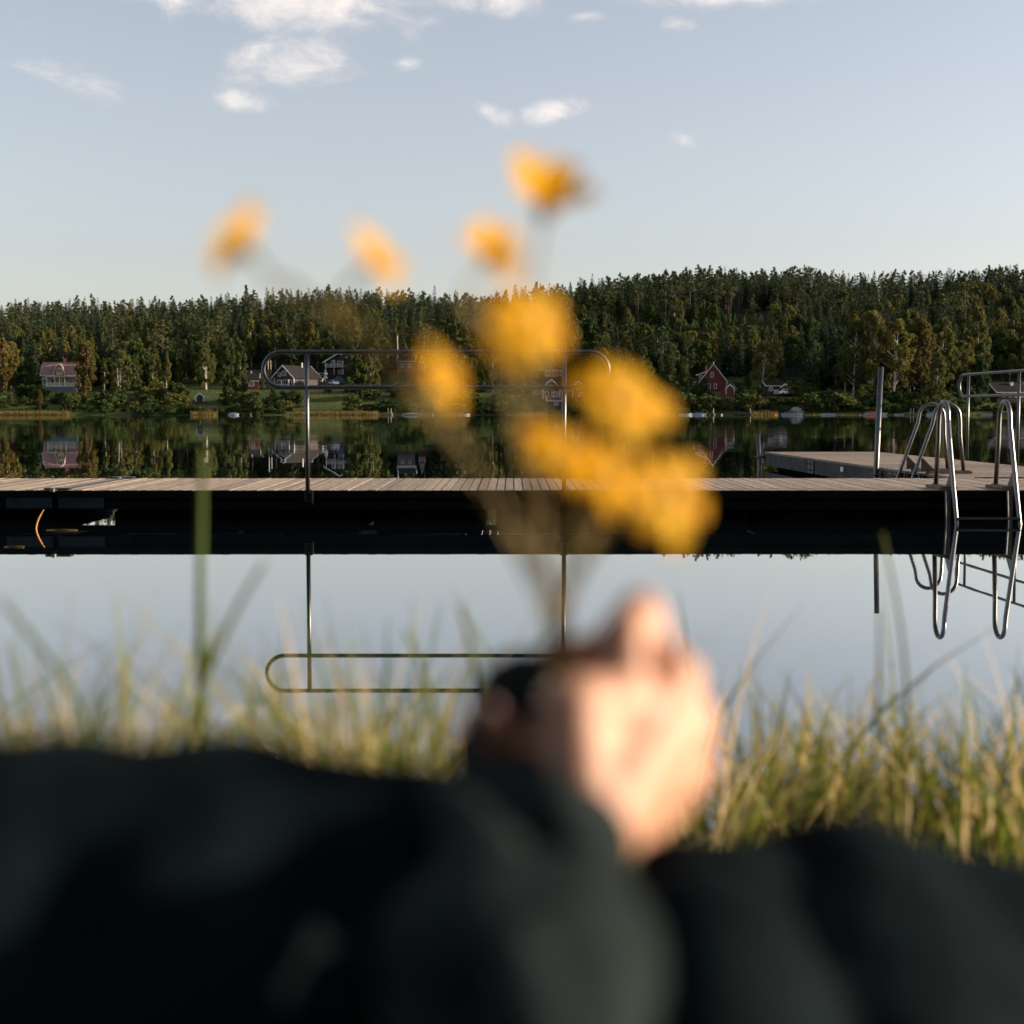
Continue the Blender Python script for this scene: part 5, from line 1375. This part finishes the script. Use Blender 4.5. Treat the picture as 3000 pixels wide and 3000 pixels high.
# ------------------------------------------------------------------ the forest
fr = random.Random(5)
cand = []
Y = 404.0
row = 0
while Y < 690:
    half = 0.385 * Y
    x = -half + fr.uniform(0, 4)
    while x < half + 35:
        px = 1500 + x / Y * FS
        xx, yy = x + fr.uniform(-1.6, 1.6), Y + fr.uniform(-4, 4)
        px = 1500 + xx / yy * FS
        z = terr(xx, yy); base = 1203.4 - (z - CAMZ) / yy * FS
        ok = True
        # open ground: gardens, meadow, lit slope, young-tree belt
        for a, b, y0, y1 in ((480, 700, 0, 432), (690, 1260, 0, 452), (120, 260, 0, 428), (1120, 1330, 0, 440), (1560, 1730, 0, 440), (2030, 2330, 0, 432), (2880, 3040, 0, 436),
                             (1950, 2260, 530, 556), (-40, 120, 0, 415)):
            if a < px < b and y0 <= yy < y1: ok = False
        if ok:
            key = 'spruce'
            u = fr.random(); n_ = mnoise.noise((xx * 0.02, yy * 0.02, 4.0))
            if 1780 < px < 2280 and yy > 556: key = 'pine' if u < 0.7 else 'spruce'
            elif yy < 480 and u < 0.55: key = 'birch' if u < 0.22 else ('slim' if u < 0.29 else 'round')
            elif n_ > 0.12 and yy < 555 and u < 0.6: key = 'round' if u < 0.28 else ('birch' if u < 0.48 else 'slim')
            elif u < 0.36: key = 'pine'
            elif u < 0.385 and yy < 570: key = 'slim'
            elif u < 0.43 and yy < 570: key = 'birch'
            if 2330 < px < 2480 and yy < 520: key = 'spruce' if u < 0.7 else 'round'
            H = {'spruce': 13.4, 'pine': 13.6, 'birch': 12.5, 'slim': 12.5, 'round': 10}[key] * fr.uniform(0.82, 1.08) * (1 + 0.16 * mnoise.noise((xx * 0.045, yy * 0.045, 9.0)))
            if yy > 580 and fr.random() < 0.05: H *= 1.15
            top = base - H / yy * FS
            for k0, k1, ky, kb in KEEP:
                if yy < ky and k0 - 14 < px < k1 + 14 and top < kb:
                    H = (base - kb - 2) / FS * yy; top = kb + 2
                    if H < 4.0: ok = False; break
                    if H < 9 and key in ('pine', 'slim'): key = 'round'
                if abs(yy - ky) < 3.5 and k0 < px < k1: ok = False; break
        if ok: cand.append((yy, xx, z, key, H, px, base, top))
        x += fr.uniform(2.9, 4.8) * (0.8 if Y > 570 else 1.0)
    Y += 7.6 if Y < 560 else 8.0
    row += 1
# the 290 conifers and other trees that show largest: nearest visible ones, found with a coarse height buffer
buf = {}
shown = []
for c in sorted(cand):
    yy, xx, z, key, H, px, base, top = c
    hw = 2.2 * FS / yy
    cells = range(int((px - hw) / 6), int((px + hw) / 6) + 1)
    vis = 0
    for q in cells:
        h0 = buf.get(q, 1e9)
        if top < h0: vis += min(h0, base) - top
    for q in cells: buf[q] = min(buf.get(q, 1e9), top + 0.12 * (base - top))
    shown.append((vis if -30 < px < 3030 else 0, c))
shown.sort(key=lambda s: -s[0])
lab = {'spruce': 'dark narrow spruce in the forest on the far hillside', 'pine': 'dark round-topped pine among the spruces on the far hillside',
       'birch': 'pale leafy birch mixed into the lower edge of the hillside forest', 'slim': 'slim pale birch squeezed between dark conifers on the far hillside',
       'round': 'dark green broadleaf tree at the lower edge of the hillside forest'}
grp = {'spruce': 'spruces of the hillside forest', 'pine': 'pines among the hillside spruces', 'birch': 'birches at the forest edge', 'slim': 'slim birches between the conifers', 'round': 'broadleaf trees at the forest edge'}
lim = {'spruce': 270, 'pine': 200, 'birch': 90, 'slim': 90, 'round': 80}
cnt = {}
rest = []
for v, c in shown:
    yy, xx, z, key, H, px, base, top = c
    if v > 0 and cnt.get(key, 0) < lim[key]:
        cnt[key] = cnt.get(key, 0) + 1
        tree(key, (xx, yy, z), H, lab[key], grp[key], fr.uniform(0.8, 1.15) if key != 'spruce' else fr.uniform(0.85, 1.2))
    elif v > 0 or (yy > 590 and 1700 < px < 2450) or fr.random() < 0.35 or not -30 < px < 3030: rest.append(c)

def forest_mass(rows, name='hillside_forest', label='dense mass of conifers filling the far hillside behind the nearer trees'):
    V = []; mi = []; tint = []
    mats = [M['spruce'], M['pine'], M['birch'], M['green'], M['trunk_d'], M['trunk_o'], M['trunk_w']]
    mid = {'spruce': (0, 4), 'pine': (1, 5), 'birch': (2, 6), 'slim': (2, 6), 'round': (3, 4)}
    for yy, xx, z, key, H, px, base, top in rows:
        cm, tm, cco, tco, h0 = KINDS[key][fr.randrange(len(KINDS[key]))]
        tt = fr.random(); s = H / h0; a = fr.uniform(0, 6.28); ca, sa = math.cos(a), math.sin(a); w = s * fr.uniform(0.85, 1.2)
        for arr, m_ in ((cco, mid[key][0]), (tco, mid[key][1])):
            if m_ < 4 and len(arr) > 5000:      # thinner crown for the far ones: fewer, larger leaves
                arr = arr.reshape(-1, 4, 3)[::3]; cc = arr.mean(axis=1, keepdims=True); arr = (cc + (arr - cc) * 1.5).reshape(-1, 3)
            o = np.empty_like(arr)
            o[:, 0] = (arr[:, 0] * ca - arr[:, 1] * sa) * w + xx; o[:, 1] = (arr[:, 0] * sa + arr[:, 1] * ca) * w + yy; o[:, 2] = arr[:, 2] * s + z
            V.append(o); mi.append(np.full(len(arr) // 4, m_, dtype=np.int32)); tint.append(np.full(len(arr) // 4, tt, dtype=np.float32))
    V = np.concatenate(V).astype(np.float32); mi = np.concatenate(mi); n = len(mi)
    me = bpy.data.meshes.new(name)
    me.vertices.add(4 * n); me.vertices.foreach_set('co', V.ravel())
    me.loops.add(4 * n); me.loops.foreach_set('vertex_index', np.arange(4 * n, dtype=np.int32))
    me.polygons.add(n); me.polygons.foreach_set('loop_start', np.arange(0, 4 * n, 4, dtype=np.int32)); me.polygons.foreach_set('loop_total', np.full(n, 4, dtype=np.int32))
    for m_ in mats: me.materials.append(m_)
    me.polygons.foreach_set('material_index', mi)
    me.attributes.new('tree_tint', 'FLOAT', 'FACE').data.foreach_set('value', np.concatenate(tint))
    me.update()
    o = bpy.data.objects.new(name, me); C.objects.link(o)
    tag(o, label, 'forest', kind='stuff')
    print('forest rest', len(rows), 'quads', n)
# unseen trees added beyond the right edge to throw shade over the moored boats
for i in range(34):
    xx = 141 + fr.uniform(0, 62); yy = fr.uniform(345, 364)
    rest.append((yy, xx, terr(xx, yy), 'spruce' if fr.random() < 0.6 else 'birch', fr.uniform(13, 20), 9999, 0, 0))
# the same woods go on along the shore outside the frame
yy = 396.0
while yy < 650:
    for a, b in ((-0.85, -0.385), (0.40, 0.70)):
        xx = a * yy
        while xx < b * yy:
            x2 = xx + fr.uniform(-2, 2); y2 = yy + fr.uniform(-4, 4)
            rest.append((y2, x2, terr(x2, y2), ('spruce', 'pine', 'spruce', 'round', 'birch')[fr.randrange(5)] if yy < 500 else ('spruce', 'pine')[fr.randrange(2)], fr.uniform(11, 16), 0, 0, 0))
            xx += 7.5
    yy += 15
forest_mass(rest)
# unseen woods added behind the bank to block low sky and darken tube reflections
back = []
for i in range(110):
    xx = fr.uniform(-75, 34); yy = fr.uniform(-46, -13)
    back.append((yy, xx, 0.3 - 0.04 * (yy + 14), ('spruce', 'pine', 'round', 'spruce')[i % 4], fr.uniform(11, 19), 0, 0, 0))
forest_mass(back, 'added_bank_woods', 'unseen dark woods added behind the photographer to block the low sky')
print('individual trees', cnt)

# shrubs along the shore and in the gardens
sb = random.Random(12)
n = 0
for i in range(420):
    px = sb.uniform(1940, 3040) if i % 2 else sb.uniform(-30, 2000)
    yy = SHORE + 2 + abs(sb.gauss(0, 19))
    xx = (px - 1500) / FS * yy; z = terr(xx, yy); base = 1203.4 - (z - CAMZ) / yy * FS
    H = sb.uniform(1.6, 5.0)
    top = base - H / yy * FS
    if 880 < px < 1010 and yy < 386 or 520 < px < 640 and 388 < yy < 412: continue
    for k0, k1, ky, kb in KEEP:
        if yy < ky and k0 - 8 < px < k1 + 8 and top < kb + 2: H = min(H, (base - kb - 2) / FS * yy)
        if abs(yy - ky) < 3 and k0 < px < k1: H = 0
    if H < 0.9: continue
    n += 1
    if n > 235: break
    key = 'tawny_bush' if sb.random() < 0.3 else 'bush'
    tree(key, (xx, yy, z - 0.15), H, 'tawny low shrub on the far bank between the houses and the water' if key[0] == 't' else 'dark green shrub on the far bank between the houses and the water',
         'tawny shrubs on the far bank' if key[0] == 't' else 'dark shrubs on the far bank', sb.uniform(0.9, 1.5))
# low bushes hanging over the waterline
for i in range(150):
    px = sb.uniform(-30, 3040)
    if 880 < px < 1080 or -30 < px < 200: continue
    yy = SHORE + sb.uniform(0.5, 5.5); xx = (px - 1500) / FS * yy; z = terr(xx, yy); base = 1203.4 - (z - CAMZ) / yy * FS
    H = sb.uniform(1.0, 2.3); top = base - H / yy * FS
    for k0, k1, ky, kb in KEEP:
        if yy < ky and k0 - 8 < px < k1 + 8 and top < kb + 2: H = min(H, (base - kb - 2) / FS * yy)
    if H < 0.7: continue
    tree('bush', (xx, yy, max(z, 0.05) - 0.15), H, 'low dark bush overhanging the far waterline', 'bushes along the far waterline', sb.uniform(1.1, 1.8))
# reeds at the waterline
def reeds():
    r = random.Random(3); q = []
    spans = [(-20, 210, 1.0), (560, 640, 0.5), (860, 960, 0.8), (960, 1070, 1.0), (1060, 1110, 0.7), (1880, 1960, 0.4), (2200, 2280, 0.3)]
    for a, b, dn in spans:
        for i in range(int((b - a) * 9 * dn)):
            px = r.uniform(a, b); yy = SHORE + r.uniform(-3.5, 1.5); xx = (px - 1500) / FS * yy
            h = r.uniform(0.5, 1.3); s = Vector((r.uniform(-1, 1), r.uniform(-0.3, 0.3), 0)).normalized()
            q.append(kite(Vector((xx, yy, -0.1)), Vector((xx + r.uniform(-0.25, 0.25), yy, h)), 0.05, s))
    me, _ = qmesh('shore_reeds', q, M['reedbed'])
    o = bpy.data.objects.new('shore_reeds', me); C.objects.link(o); tag(o, 'narrow strip of dry yellow reeds along the far waterline', 'reeds', kind='stuff')
reeds()
